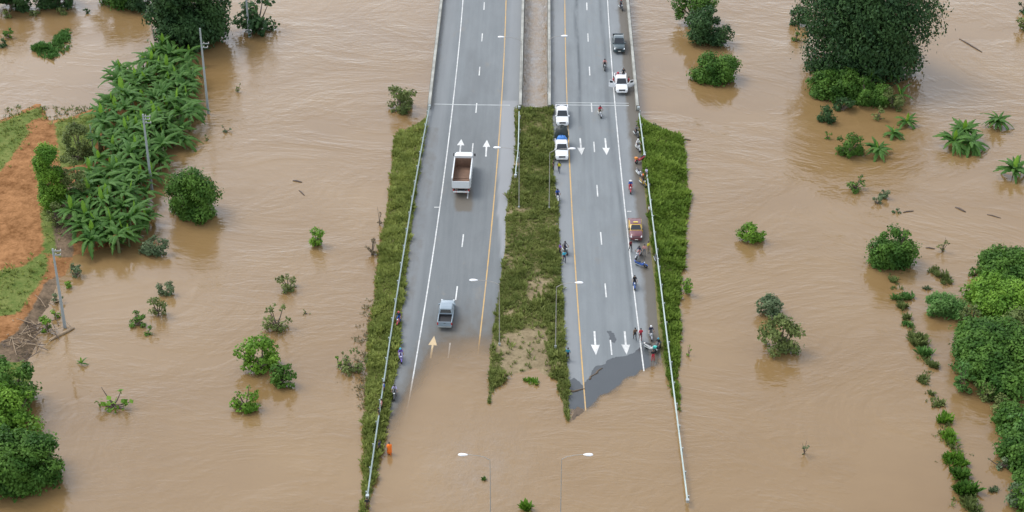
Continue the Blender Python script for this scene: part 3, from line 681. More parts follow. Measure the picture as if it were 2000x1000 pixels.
# right of the road
plant(1312, -30, 1400, 45, 'mid', 'green bush at the top right of the bridge cut by the frame', lobes=12, size=.38)
plant(1340, 10, 1436, 86, 'dark', 'dark bush right below the cut off bush at the top', lobes=13, size=.38)
plant(1342, 102, 1444, 158, 'mid', 'wide green bush in the water right of the white pickup with open doors', lobes=14, size=.36)
T(1566, -90, 1818, 140, 'dark', 'huge dark tree at the top right', lobes=60, size=.50, droop=.9, aspect=.5, dens=1.5)
plant(1540, 5, 1582, 48, 'dark', 'small dark bush on the left side of the huge tree', lobes=6, size=.36)
plant(1540, 60, 1568, 82, 'mid', 'sprig in the water left of the huge tree', 'sprout', 'sprout', lobes=4, sparse=.2, size=.3)
plant(1566, 100, 1640, 158, 'dark', 'dark undergrowth at the left foot of the huge tree', lobes=10, size=.36)
plant(1568, 140, 1690, 186, 'mid', 'green thicket along the water below the huge tree', lobes=15, size=.36)
plant(1650, 150, 1740, 206, 'mid', 'thicket around the banana below the huge tree', lobes=12, size=.34)
plant(1720, 165, 1775, 212, 'olive', 'yellowish scrub right of the thicket below the huge tree', lobes=8, sparse=.15, size=.34)
plant(1625, 190, 1672, 218, 'dark', 'dark low bush below the thicket', lobes=7, size=.32)
plant(1594, 202, 1640, 238, 'dark', 'detached dark bush in the water below the thicket', lobes=8, size=.32)
plant(1700, 205, 1732, 234, 'olive', 'pale flooded scrub below the thicket', lobes=5, sparse=.5, size=.3)
plant(1730, 80, 1800, 110, 'dark', 'low dark bush at the right foot of the huge tree', lobes=8, size=.36)
plant(1606, 255, 1628, 272, 'mid', 'tiny sprig above the bush beside the small bananas', 'sprout', 'sprout', lobes=4, sparse=.3, size=.28)
plant(1630, 258, 1698, 306, 'mid', 'round green bush left of the small bananas', lobes=10, size=.34)
plant(1647, 335, 1698, 373, 'mid', 'forked sprout below the small bananas', 'sprout', 'sprout', lobes=6, sparse=.5, size=.3)
plant(1714, 360, 1740, 386, 'grey', 'grey green tuft right of the forked sprout', 'sprout', 'sprout', lobes=5, sparse=.1, size=.28)
plant(1700, 384, 1726, 400, 'grey', 'low tuft under the grey green tuft', 'sprout', 'sprout', lobes=4, sparse=.2, size=.26)
plant(1740, 405, 1764, 417, 'dark', 'drifting leafy clump below the grey tufts', 'sprout', 'sprout', lobes=4, sparse=.3, size=.24, trunk=False)
plant(1440, 432, 1497, 474, 'bright', 'compact bright green bush in the middle right flood', lobes=9, size=.32)
plant(1698, 432, 1799, 520, 'mid', 'large round tree in the middle right flood', 'tree', 'tree', lobes=18, size=.36)
plant(1830, 462, 1855, 492, 'olive', 'thin sprout right of the large round tree', 'sprout', 'sprout', lobes=4, sparse=.65, size=.28)
plant(1472, 572, 1537, 617, 'grey', 'dark grey green bush just above the larger loose bush', lobes=9, size=.3)
plant(1480, 614, 1570, 690, 'olive', 'loose yellow green bush in the lower right flood', lobes=13, sparse=.3, size=.38)
plant(1560, 858, 1584, 888, 'grey', 'tiny sprig alone in the bottom right flood', 'sprout', 'sprout', lobes=3, sparse=.7, size=.3)
plant(1325, 536, 1356, 574, 'bright', 'leafy sprout on the outer edge of the right embankment', 'sprout', 'sprout', lobes=6, sparse=.2, size=.3)
plant(1340, 668, 1352, 694, 'bright', 'thin sprout in the water beside the lower right embankment', 'sprout', 'sprout', lobes=3, sparse=.4, size=.26)
plant(1262, 240, 1296, 258, 'mid', 'bush on the end of the right embankment by the bridge', lobes=5, size=.3)
plant(1975, 25, 2030, 60, 'olive', 'yellow leaved bush at the top right edge', lobes=7, sparse=.5, size=.45)
plant(1980, 0, 2040, 30, 'dark', 'dark leaves at the top right corner', lobes=6, sparse=.4, size=.4)
# right edge trees
T(1905, 485, 2040, 548, 'mid', 'top tree of the wood on the right edge', lobes=32, flat=2.4, sparse=.12, size=.38)
plant(1890, 518, 1918, 540, 'mid', 'small bush at the upper left of the right edge wood', lobes=5, size=.3)
T(1888, 535, 2030, 622, 'bright', 'light green tree in the right edge wood, second from top', lobes=34, flat=2.4, sparse=.12, size=.38)
T(1862, 615, 2040, 770, 'mid', 'broad dark tree in the middle of the right edge wood', lobes=42, flat=3.4, sparse=.12, size=.42)
T(1960, 590, 2060, 700, 'olive', 'olive tree cut by the right edge behind the broad dark tree', lobes=30, flat=3.4, sparse=.12, size=.38)
plant(1930, 765, 1990, 808, 'olive', 'dusty scrub below the broad dark tree', lobes=9, sparse=.3, size=.34)
T(1936, 785, 2040, 850, 'mid', 'lower tree of the right edge wood under the scrub', lobes=30, flat=2.4, sparse=.12, size=.38)
T(1948, 838, 2050, 920, 'mid', 'lowest but one tree of the right edge wood', lobes=30, flat=2.4, sparse=.12, size=.38)
plant(1925, 888, 1985, 915, 'grey', 'grey scrub reaching left from the bottom right wood', lobes=8, sparse=.3, size=.3)
T(1975, 905, 2060, 1010, 'mid', 'tree in the bottom right corner', lobes=30, flat=2.4, sparse=.12, size=.38)
plant(1800, 572, 1890, 622, 'reed', 'reed like bush in the water left of the right edge wood', lobes=12, size=.42, aspect=.3)

for q_, (a_, b_, c_, d_, lf, lab) in enumerate(((1878, 588, 1922, 640, 'olive', 'olive scrub at the left fringe of the right edge wood'), (1866, 700, 1906, 766, 'reed', 'light scrub at the foot of the broad dark tree'), (1898, 742, 1950, 782, 'olive', 'thin scrub under the broad dark tree'), (1955, 800, 2010, 850, 'reed', 'pale green scrub among the lower right trees'), (1940, 640, 2000, 700, 'bright', 'bright green bush poking out of the broad dark tree'), (1960, 930, 2010, 985, 'grey', 'grey scrub at the bottom right corner'))):
    plant(a_, b_, c_, d_, lf, lab, lobes=9, sparse=.2, size=.34)
# reeds and flooded grass clumps, each a separate tuft standing in the water
def reed_clump(u, v, wpx, hpx, label, mat='reed', size=.9, n=None, name='grass_clump'):
    c = P(u, v, 0.0); s = scale_at(c); W = wpx/s; Dp = max(hpx/s-.3*size, .4)/math.sin(math.atan2(CAMH, math.hypot(c[0], c[1])))
    SEED[0] += 1; r = np.random.default_rng(SEED[0]); n = n or int(16*W*Dp*.6+10)
    a = r.uniform(0, 2*math.pi, n); q = np.sqrt(r.random(n)); cc = r.uniform(-.34, .34, (4, 2)); ci = r.integers(0, 4, n); rr_ = r.uniform(.25, .75, 4)[ci]
    pts = np.stack([W*(cc[ci, 0]+.5*rr_*q*np.cos(a)), Dp*(cc[ci, 1]+.5*rr_*q*np.sin(a)), np.zeros(n)], -1)
    o = tufts(name, pts, LEAF[mat], size, label, blades=6, spread=.55, seed=SEED[0])
    o.location = tuple(c); del o['kind']; o['category'] = 'grass clump'; return o
reed_clump(110, 74, 58, 56, 'upper big half of the green reed island at the top left', size=.7, n=330)
reed_clump(86, 97, 58, 36, 'lower small half of the green reed island at the top left', size=.65, n=190)
for (u, v, w_, h_, lab, mt) in (
    (1743, 548, 16, 12, 'topmost grass tuft of the flooded strip below the large round tree', 'olive'), (1745, 562, 18, 10, 'second grass tuft down the flooded strip', 'olive'),
    (1765, 580, 40, 18, 'wide grass tuft of the flooded strip left of the reed like bush', 'reed'), (1760, 600, 18, 14, 'pale grass tuft below the wide one', 'olive'),
    (1772, 622, 22, 12, 'brownish grass tuft in the middle of the flooded strip', 'olive'), (1775, 637, 28, 16, 'dark grass tuft in the middle of the flooded strip', 'reed'),
    (1790, 668, 38, 32, 'yellow green tuft, thickest of the flooded strip', 'olive'), (1803, 690, 26, 14, 'dark tuft just under the thickest tuft of the strip', 'reed'),
    (1820, 717, 20, 16, 'lone round tuft below the thickest tuft', 'olive'), (1803, 742, 20, 20, 'thin pale tuft near the lower end of the strip', 'olive'),
    (1828, 790, 26, 14, 'sparse tuft above the bottom right grass ridge', 'olive'), (1840, 820, 38, 18, 'bright tuft at the head of the bottom right grass ridge', 'bright'),
    (1855, 860, 34, 34, 'bright upper clump of the bottom right grass ridge', 'bright'), (1862, 900, 36, 40, 'middle clump of the bottom right grass ridge', 'bright'),
    (1875, 925, 36, 30, 'dark clump of the bottom right grass ridge', 'mid'), (1885, 955, 50, 34, 'wide lower clump of the bottom right grass ridge', 'mid'),
    (1892, 985, 30, 34, 'last clump of the bottom right grass ridge at the frame edge', 'olive'), (1935, 952, 24, 22, 'grey tuft right of the bottom right grass ridge', 'grey'),
    (1826, 530, 20, 26, 'thin pale reeds right of the flooded strip', 'olive'), (1848, 545, 22, 26, 'second patch of thin pale reeds by the right wood', 'olive'), (1808, 562, 16, 10, 'tiny grey tuft under the thin pale reeds', 'grey'),
    (1035, 748, 36, 18, 'bright green tuft in the water at the median tip', 'bright'), (1028, 994, 14, 8, 'drifting weed at the bottom edge between the lamps', 'bright'), (946, 938, 8, 6, 'tiny weed drifting left of the flooded lamp', 'mid')):
    reed_clump(u, v, w_, h_, lab, mt, .7 if w_ > 25 else .55)
WEED = leaf_mat('drowned weeds', (.16, .14, .075), (.26, .23, .12)); r_ = np.random.default_rng(77)
pts = []
for k in range(170):        # half drowned weeds along the outer foot of the left embankment and on the median silt
    v = r_.uniform(585, 800); u = float(np.interp(v, [585, 800], [722, 714]))-abs(r_.normal())*16*np.interp(v, [585, 640, 740, 800], [.3, 1, 1, .3]); pts.append(P(u, v, -.02))
tufts('weeds', np.array(pts), WEED, .34, 'half drowned brown weeds along the foot of the left embankment', blades=5, spread=.8, seed=41)
pts = []
cl_ = [(1742, 540), (1752, 575), (1765, 610), (1778, 640), (1795, 680), (1815, 715), (1805, 745), (1828, 790), (1842, 830), (1858, 880), (1872, 920), (1885, 955), (1892, 1000)]
for k in range(420):
    v = r_.uniform(535, 1000); u = float(np.interp(v, [q[1] for q in cl_], [q[0] for q in cl_]))+r_.normal()*(5+9*(v > 830))
    if vnoise(u*.3, v*.3, .25, 5) > .42: pts.append(P(u, v, -.02))
tufts('grass', np.array(pts), LEAF['olive'], .42, 'thin broken line of drowned grass running down the right flood', blades=6, spread=.7, seed=43)
pts = [P(r_.uniform(5, 185), r_.uniform(208, 238)-0*1, .0) for _ in range(160)]
tufts('weeds', np.array(pts), LEAF['olive'], .45, 'pale drowned weeds along the upper shore of the red bank', blades=5, spread=.8, seed=42)

# ---------------------------------------------------------------- banana plants
def banana_leaf_mesh(k):
    r = np.random.default_rng(500+k); n = 13; V = []; arch = (.50, .80, .12, .95)[k]; Wd = (.125, .14, .12, .13)[k]
    for i in range(n):
        t = i/(n-1); y = t*(1-.16*t); z = .30*t-arch*t*t
        wd = .018 if i in (0, n-1) else Wd*math.sin(math.pi*min(1, .08+.92*t)**.8)**.6
        e0, e1 = (r.uniform(.5, 1.08) if i % 2 else r.uniform(.9, 1.1) for _ in range(2)); dr = r.uniform(.1, .55, 2)
        V += [(-wd*e0, y+.02*r.normal(), z-dr[0]*wd), (-wd*.5*e0, y, z+.12*wd), (0, y, z), (wd*.5*e1, y, z+.12*wd), (wd*e1, y+.02*r.normal(), z-dr[1]*wd)]
    F = grid_faces(n, 5); return np_mesh('leaf', np.array(V), F, {'tint': ('FACE', np.clip(r.random(len(F))*.45+(.05, .35, .5, .2)[k], 0, 1))}, False)
BL = [banana_leaf_mesh(k) for k in (0, 1, 3)]
for m_ in BL: m_.materials.append(BANANA)
BLY = banana_leaf_mesh(2); BLY.name = 'young_leaf'; BLY.materials.append(BANANA_Y)
BLD = banana_leaf_mesh(1); BLD.name = 'dry_leaf'; BLD.materials.append(BANANA_D)
def stem_mesh():
    me = MB().tube([(0, 0, -.5), (0.02, 0, .5), (0, .02, 1.0)], [.10, .085, .05], 7).mesh('stem', True); me.materials.append(STEM); return me
STM = stem_mesh()
def banana(x, y, z, hgt, leafL, n, label, group=None, r=None, young=.5, dry=.12):
    t = empty('banana_plant', (x, y, z), r.uniform(0, 6.28)); tag(t, label, 'banana plant', group)
    s = link('stem', STM, None, t); s.scale = (hgt*.9, hgt*.9, hgt)
    a0 = r.uniform(0, 6.28)
    for k in range(n):
        me = BL[int(r.integers(0, 3))]
        if r.random() < dry and k > n-3: me = BLD
        o = link('leaf', me, None, t, (0, 0, hgt*r.uniform(.9, 1.03)))
        tilt = r.uniform(-.05, 1.15) if me is not BLD else -.5
        o.rotation_euler = (tilt, r.normal()*.2, a0+k*2.4+r.normal()*.2); L = leafL*r.uniform(.8, 1.15); o.scale = (L, L, L)
    if r.random() < young:
        o = link('young_leaf', BLY, None, t, (0, 0, hgt)); o.rotation_euler = (r.uniform(1.0, 1.35), 0, r.uniform(0, 6.28)); L = leafL*r.uniform(.75, 1.0); o.scale = (L*1.1, L, L)
    return t
grove = poly_xy([(335, 105), (372, 100), (394, 150), (384, 205), (374, 268), (336, 325), (302, 355), (290, 400), (296, 450), (262, 478), (225, 500), (150, 500), (136, 470), (150, 430), (170, 380), (200, 350), (195, 300), (200, 240), (215, 190), (250, 150), (290, 130)])
gp = [tuple(q) for q in grove]; placed = []; r = np.random.default_rng(9); tries = 0
lo = grove.min(0); hi = grove.max(0)
while len(placed) < 150 and tries < 9000:
    tries += 1; q = lo+(hi-lo)*r.random(2)
    if not inpoly(np.array([q[0]]), np.array([q[1]]), gp)[0]: continue
    if any((q[0]-a)**2+(q[1]-b)**2 < 1.25**2 for a, b in placed): continue
    placed.append(tuple(q))
for x, y in placed:
    zz = max(bank_z(x, y), -.1); dk = 1.0
    banana(x, y, zz-.05, r.uniform(1.4, 3.0), r.uniform(2.2, 3.1), int(r.integers(10, 14)), 'banana plant in the dense grove on the left shore', 'banana grove on the left shore', r, young=.38)
for (u, v, hh, LL, n, lab, yg) in (
    (225, 488, .9, 2.2, 10, 'bright yellow green banana at the lower tip of the grove', 1.0), (1700, 172, 1.8, 2.6, 9, 'banana with two bright upright leaves below the huge tree', 1.0),
    (1745, 160, 1.4, 2.2, 9, 'dark banana right of the one with bright leaves', 0), (1758, 200, 1.2, 2.2, 6, 'thin banana with a yellow leaf at the right end of the thicket', 1.0),
    (1770, 245, .6, 2.0, 17, 'uppermost of the three small bananas in the water', 1.0), (1745, 266, .5, 1.9, 15, 'pale middle banana of the three small ones in the water', 1.0),
    (1715, 302, .8, 2.3, 19, 'largest and lowest of the three small bananas', 1.0), (1948, 248, .9, 2.4, 22, 'upper of the two bananas near the right edge', 0),
    (1978, 345, 1.0, 2.7, 24, 'lower of the two bananas at the right edge', .9), (160, 713, .3, 1.0, 5, 'tiny bright banana sprout in the lower left flood', 1.0)):
    p = P(u, v, 0); banana(p[0], p[1], max(0, bank_z(p[0], p[1]) if p[0] < -38 else 0)-.05, hh, LL, n, lab, None, r, young=yg, dry=0)
for k, (u, v) in enumerate(((1862, 288), (1895, 292), (1880, 270))):
    p = P(u, v, 0); banana(p[0], p[1], -.05, 1.0, 2.8, 24, ('left plant', 'right plant', 'rear plant')[k]+' of the dark banana clump on the right', 'banana clump on the right', r, young=.4, dry=0)

# ---------------------------------------------------------------- power poles
def power_pole(u, v, hgt, label, arms=((.3, 1.0),), side=1, rot=0.0, zoff=0.0):
    p = P(u, v, zoff); t = empty('power_pole', p, rot); tag(t, label, 'power pole')
    MB().loft([(-.18, .18, -.15, .15, -1.5, .04), (-.10, .10, -.08, .08, hgt, .02)]).build('shaft', POLE, t)
    for dz, ln in arms:
        z = hgt-dz; a = MB().box(-.1 if side > 0 else -ln, ln if side > 0 else .1, -.15, -.085, z-.06, z+.06).build('crossarm', POLE, t)
        for q in (.35, .95): MB().tube([(side*ln*q, -.12, z+.06), (side*ln*q, -.12, z+.16), (side*ln*q, -.12, z+.26)], [.04, .08, .03], 6).build('insulator', M('porcelain', (.55, .5, .45), .3), a)
    return t
power_pole(407, 222, 13.5, 'tall leaning concrete power pole right of the banana grove', ((2.3, 1.1), (2.9, .9)))
power_pole(297, 372, 11.5, 'concrete power pole standing inside the banana grove', ((.25, 1.0), (.7, .9), (1.2, 1.0)))
power_pole(127, 640, 11.0, 'grey concrete power pole at the edge of the red bank', ((.2, 1.0), (.75, .9)))
power_pole(487, 72, 12.0, 'concrete pole in front of the broad leaved tree at the top', ())
p = P(183, 300, .8); tag(MB().tube([(0, 0, -.4), (.03, 0, 2.2), (0, 0, 4.5)], [.07, .06, .05], 6).build('fence_post', POLE, None, False, p), 'thin grey post among the bushes left of the grove', 'post')

# ---------------------------------------------------------------- driftwood and floating bits
WOOD = M('driftwood', (.30, .22, .14), .85, var=.35); DWOOD = M('dark driftwood', (.09, .065, .05), .85, var=.3)
t = empty('driftwood_pile', (*P(52, 655, .3)[:2], .3)); tag(t, 'tangled pile of broken bamboo and branches on the left bank', 'driftwood')
for k in range(90):
    a = r.uniform(0, math.pi); L = r.uniform(.8, 3.2); c = np.array([r.normal()*1.7, r.normal()*2.6, 0]); c[0] += .35*c[1]; c[2] = abs(r.normal())*.2; d = np.array([math.cos(a), math.sin(a), r.normal()*.15])*L/2
    MB().tube([tuple(c-d), tuple(c+r.normal(size=3)*.08), tuple(c+d)], [.04, .05, .03], 5).build('branch', WOOD if k % 3 else DWOOD, t)
def log(u, v, u1, v1, rad, label, mat=DWOOD, z=.02):
    a = P(u, v, z); b = P(u1, v1, z); c = (a+b)/2; a, b = a-c, b-c
    o = MB().tube([tuple(a), tuple(a*.3+b*.7*0+np.array([0, .08, 0])), tuple(b*.5), tuple(b)], [rad*.6, rad, rad*.9, rad*.4], 6).build('floating_log', mat, None, True, c)
    return tag(o, label, 'log')
log(1874, 76, 1918, 102, .16, 'long thin log drifting at the top right'); log(96, 665, 145, 640, .22, 'pale driftwood log at the foot of the lower power pole', WOOD, .1)
log(1866, 405, 1886, 414, .18, 'short dark log drifting in the right flood'); log(1928, 419, 1955, 426, .10, 'thin twig raft drifting left of the right edge'); log(1808, 484, 1826, 486, .12, 'short stick drifting right of the large round tree')
log(572, 353, 590, 356, .16, 'dark stick drifting in the upper left flood'); log(584, 372, 595, 382, .10, 'thin slanting stick drifting in the upper left flood'); log(296, 52, 302, 80, .12, 'dead branch sticking up by the top left trees')
log(1764, 415, 1785, 412, .12, 'small twig beside the drifting leafy clump'); log(1334, 272, 1350, 274, .14, 'stick lodged at the tip of the right embankment')
for (u, v, w_, h_, lab) in ((1128, 806, 18, 26, 'brown mat of silt and weeds by the end of the right yellow line'), ):
    c = P(u, v, 0); s = scale_at(c); n = 18; V = [(0, 0, .09)]; 
    for k in range(n):
        a = 2*math.pi*k/n; q = 1+.25*math.sin(3*a+1)+.15*math.sin(7*a); V.append((w_/s/2*q*math.cos(a)+.5*h_/s*math.sin(a)*.5, h_/s*.75*q*math.sin(a), .0))
    o = MB().add(V, [(0, 1+k, 1+(k+1) % n) for k in range(n)]).build('silt_mat', MUD, None, True, c); tag(o, lab, 'silt')
for (x_, y_, u, v, uu, vv, lab) in ((.5, 0, 1110, 766, 1146, 758, 'dark silt ridge left by the water across the right yellow line'), (.5, 0, 1148, 742, 1176, 718, 'dark silt line along the edge of the wet asphalt')):
    a = road_pt(u, v); b = road_pt(uu, vv); mb = MB(); n = 9; pts = [a+(b-a)*k/(n-1)+np.array([r.normal()*.12, r.normal()*.12, .02]) for k in range(n)]
    tag(mb.tube([tuple(q-a) for q in pts], [.05]+[float(r.uniform(.06, .15)) for _ in range(n-2)]+[.04], 6).build('silt_ridge', MUD, None, True, a), lab, 'silt')

# ---------------------------------------------------------------- vehicles (forward is +Y)
GLASS = M('dark window glass', (.025, .03, .035), .08, var=.05); TYRE = M('tyre rubber', (.02, .02, .02), .8); RIM = M('wheel rim', (.45, .46, .47), .35, .7)
LENS = M('headlight lens', (.72, .74, .74), .12, coat=.5); REDL = M('red tail light', (.42, .02, .02), .25); BLK = M('black plastic', (.025, .025, .027), .55); PLATE = M('number plate', (.7, .68, .6), .5)
def paint(name, c): return M(name+' paint', c, .28, var=.04, coat=.7)
_wheel = {}
def wheel(t, x, y, rad, wd=.11):
    key = (rad, wd)
    if key not in _wheel:
        a = MB().torus((0, 0, 0), rad-.09, .10, 18, 7).disc((0, 0, 0), rad*.72, wd*.6); ma = a.mesh('tyre', True); ma.materials.append(TYRE)
        mb = MB().disc((0, 0, 0), rad*.60, wd*.95); ms = mb.mesh('rim'); ms.materials.append(RIM); _wheel[key] = (ma, ms)
    ma, ms = _wheel[key]; o = link('wheel', ma, None, t, (x, y, rad)); link('rim', ms, None, o); return o
def section(y, wb, wt, zb, zt, c=.10):
    """rounded body cross-section, 10 points"""
    return [(-wb+c, y, zb), (wb-c, y, zb), (wb, y, zb+c), (wb, y, (zb+zt)*.5), (wt, y, zt-c*.8), (wt-c*1.4, y, zt), (-wt+c*1.4, y, zt), (-wt, y, zt-c*.8), (-wb, y, (zb+zt)*.5), (-wb, y, zb+c)]
def quad(name, pts, mat, par, off=.012):
    a, b, c, d = [Vector(p) for p in pts]; n = (b-a).cross(d-a).normalized()
    cen = (a+b+c+d)/4; out = n if n.dot(cen-Vector((0, 0, .9))) > 0 else -n
    f_ = [p+out*off for p in (a, b, c, d)]; k_ = [p-out*.02 for p in (a, b, c, d)]
    return MB().rings([[tuple(p) for p in k_], [tuple(p) for p in f_]]).build(name, mat, par)
def front_bits(t, hw, y, z, col_body, grille=True):
    for s in (-1, 1):
        MB().loft([(s*hw-(.17 if s > 0 else -.0), s*hw+(.17 if s < 0 else 0)-0, y-.22, y+.015, z, .03), (s*hw-(.15 if s > 0 else 0), s*hw+(.15 if s < 0 else 0), y-.25, y-.03, z+.15, .03)]).build('headlight', LENS, t)
        MB().loft([(s*(hw+.10)-.12, s*(hw+.10)+.12, y-1.55, y-1.40, z+.30, .03), (s*(hw+.10)-.12, s*(hw+.10)+.12, y-1.55, y-1.42, z+.46, .03)]).build('mirror', BLK if not grille else col_body, t)
    MB().box(-hw*.58, hw*.58, y-.05, y+.012, z-.10, z+.13).build('grille', BLK, t)
    MB().loft([(-hw*.97, hw*.97, y-.18, y+.06, z-.36, .06), (-hw*.97, hw*.97, y-.18, y+.08, z-.14, .06)]).build('front_bumper', col_body, t)
    MB().box(-.2, .2, y+.08, y+.095, z-.30, z-.19).build('number_plate', PLATE, t)
def pickup(name, label, loc, rz, col, L=5.2, hw=.90, doors=False, canopy=False, lin=None):
    t = empty(name, loc, rz); tag(t, label, 'pickup'); f = L/2; r_y = -L/2
    b = MB()
    b.rings([section(y, w_, w2, z0, z1) for y, w_, w2, z0, z1 in ((-.80, hw, hw-.03, .38, 1.08), (.2, hw, hw-.03, .36, 1.08), (1.15, hw, hw-.03, .36, 1.10), (1.5, hw, hw-.06, .38, 1.10), (2.1, hw, hw-.08, .40, 1.03), (f-.12, hw-.05, hw-.14, .42, .95), (f, hw-.16, hw-.24, .48, .84))])
    b.build('body', col, t, True)
    for s in (-1, 1):
        for y in (1.55, -1.6): wheel(t, s*(hw-.10), y, .39)
        for y in (1.55, -1.6):
            MB().rings([[(s*(hw+.015)-s*.05*k, y+.47*math.cos(a), .40+.47*math.sin(a)) for a in np.linspace(0, math.pi, 9)]+[(s*(hw+.015)-s*.05*k, y-.40, .40), (s*(hw+.015)-s*.05*k, y+.40, .40)] for k in (0, 1)]).build('wheel_arch', BLK, t)
    # open load bed
    bed = MB(); zf = .78; zt = 1.10
    bed.box(-hw+.02, hw-.02, r_y+.02, -.82, .55, zf); bed.box(-hw+.02, -hw+.13, r_y+.09, -.82, zf+.001, zt, .02); bed.box(hw-.13, hw-.02, r_y+.09, -.82, zf+.001, zt, .02)
    bo = bed.build('load_bed', col, t); MB().box(-hw+.131, -hw+.15, r_y+.10, -.83, zf+.03, zt-.03).box(hw-.15, hw-.131, r_y+.10, -.83, zf+.03, zt-.03).box(-hw+.15, hw-.15, -.868, -.83, zf+.03, zt-.03).build('inner_lining', lin or BLK, bo); MB().box(-hw+.14, hw-.14, r_y+.11, -.84, zf+.004, zf+.02).build('bed_liner', lin or BLK, bo)
    tg = MB().box(-hw+.03, hw-.03, r_y, r_y+.085, .56, zt, .02).build('tailgate', col, t); MB().box(-.12, .12, r_y-.015, r_y-.002, .90, .97).build('handle', BLK, tg)
    MB().box(-hw*.9, hw*.9, r_y-.14, r_y-.02, .42, .56).build('rear_bumper', GALV, t)
    for s in (-1, 1): MB().box(min(s*hw, s*(hw-.14)), max(s*hw, s*(hw-.14)), r_y-.012, r_y+.03, .70, 1.02).build('tail_light', REDL, t)
    # cab
    cb = MB(); cb.rings([section(y, w_, w2, 1.0, z, .07) for y, w_, w2, z in ((-.86, hw-.06, hw-.16, 1.12), (-.70, hw-.05, hw-.20, 1.74), (-.2, hw-.04, hw-.18, 1.80), (.45, hw-.04, hw-.19, 1.78), (1.28, hw-.06, hw-.12, 1.13))])
    cab = cb.build('cab', col, t, False)
    quad('windscreen', [(-hw+.14, 1.24, 1.165), (hw-.14, 1.24, 1.165), (hw-.28, .54, 1.715), (-hw+.28, .54, 1.715)], GLASS, t)
    quad('rear_window', [(-hw+.22, -.835, 1.22), (hw-.22, -.835, 1.22), (hw-.32, -.725, 1.62), (-hw+.32, -.725, 1.62)], GLASS, t)
    for s in (-1, 1):
        for ya, yb in ((-.58, .02), (.10, .82)):
            zt_ = 1.64 if yb < .5 else 1.60
            quad('side_window', [(s*(hw-.052), ya, 1.16), (s*(hw-.052), yb+(.16 if yb > .5 else 0), 1.16), (s*(hw-.15), yb-(.22 if yb > .5 else 0), zt_), (s*(hw-.15), ya+.02, zt_)], GLASS, t)
    front_bits(t, hw-.10, f, .78, col)
    if doors:
        for s in (-1, 1):
            d = MB().loft([(-.03, .03, -1.0, 0, .45, .01), (-.03, .03, -1.0, 0, 1.08, .01)]); d.rings([[(0-.025, -.95, 1.08), (.025, -.95, 1.08), (.025, -.90, 1.55), (-.025, -.90, 1.55)], [(-.025, -.05, 1.08), (.025, -.05, 1.08), (.025, -.42, 1.55), (-.025, -.42, 1.55)]])
            o = d.build('open_door', col, t, False, (s*(hw+.03), 1.0, 0)); o.rotation_euler = (0, 0, s*1.15)
            MB().box(-.035, .035, -.85, -.38, 1.14, 1.48).build('door_glass', GLASS, o)
    return t
def sedan(name, label, loc, rz, col, col2, L=4.5, hw=.86):
    t = empty(name, loc, rz); tag(t, label, 'car'); f = L/2
    MB().rings([section(y, w_, w2, z0, z1) for y, w_, w2, z0, z1 in ((-f, hw-.18, hw-.22, .45, .86), (-f+.15, hw-.05, hw-.12, .36, .96), (-1.5, hw, hw-.06, .30, 1.00), (0, hw, hw-.03, .28, .98), (1.0, hw, hw-.05, .28, .98), (1.7, hw, hw-.08, .30, .92), (f-.15, hw-.06, hw-.16, .34, .80), (f, hw-.2, hw-.28, .40, .68))]).build('body', col, t, True)
    for s in (-1, 1):
        for y in (1.38, -1.32): wheel(t, s*(hw-.09), y, .32)
        MB().rings([[(s*hw+s*.012*k, y, z) for y, z in ((-1.9, .55), (1.2, .55), (1.2, .93), (-1.9, .95))] for k in (-1, 1)]).build('door_panel', col2, t)
        MB().box(min(s*(hw-.08), s*(hw-.26)), max(s*(hw-.08), s*(hw-.26)), -f-.012, -f+.1, .66, .84).build('tail_light', REDL, t)
    MB().rings([section(y, w_, w2, .90, z, .07) for y, w_, w2, z in ((-1.55, hw-.08, hw-.16, 1.02), (-.95, hw-.07, hw-.22, 1.42), (-.3, hw-.06, hw-.2, 1.48), (.3, hw-.06, hw-.21, 1.45), (1.05, hw-.08, hw-.14, 1.0))]).build('cabin', col2, t)
    quad('windscreen', [(-hw+.16, 1.0, 1.035), (hw-.16, 1.0, 1.035), (hw-.3, .37, 1.40), (-hw+.3, .37, 1.40)], GLASS, t)
    quad('rear_window', [(-hw+.2, -1.5, 1.05), (hw-.2, -1.5, 1.05), (hw-.32, -1.0, 1.38), (-hw+.32, -1.0, 1.38)], GLASS, t)
    for s in (-1, 1): quad('side_window', [(s*(hw-.075), -1.1, 1.02), (s*(hw-.075), .72, 1.02), (s*(hw-.2), .28, 1.38), (s*(hw-.2), -.85, 1.38)], GLASS, t)
    MB().box(-.3, .3, -.2, .0, 1.485, 1.58).build('roof_sign', M('taxi sign', (.65, .5, .1), .4), t)
    MB().loft([(-hw+.15, hw-.15, -1.0, .28, 1.475, .05), (-hw+.22, hw-.22, -.9, .2, 1.50, .05)]).build('roof_panel', col, t)
    front_bits(t, hw-.14, f-.02, .62, col, False)
    return t
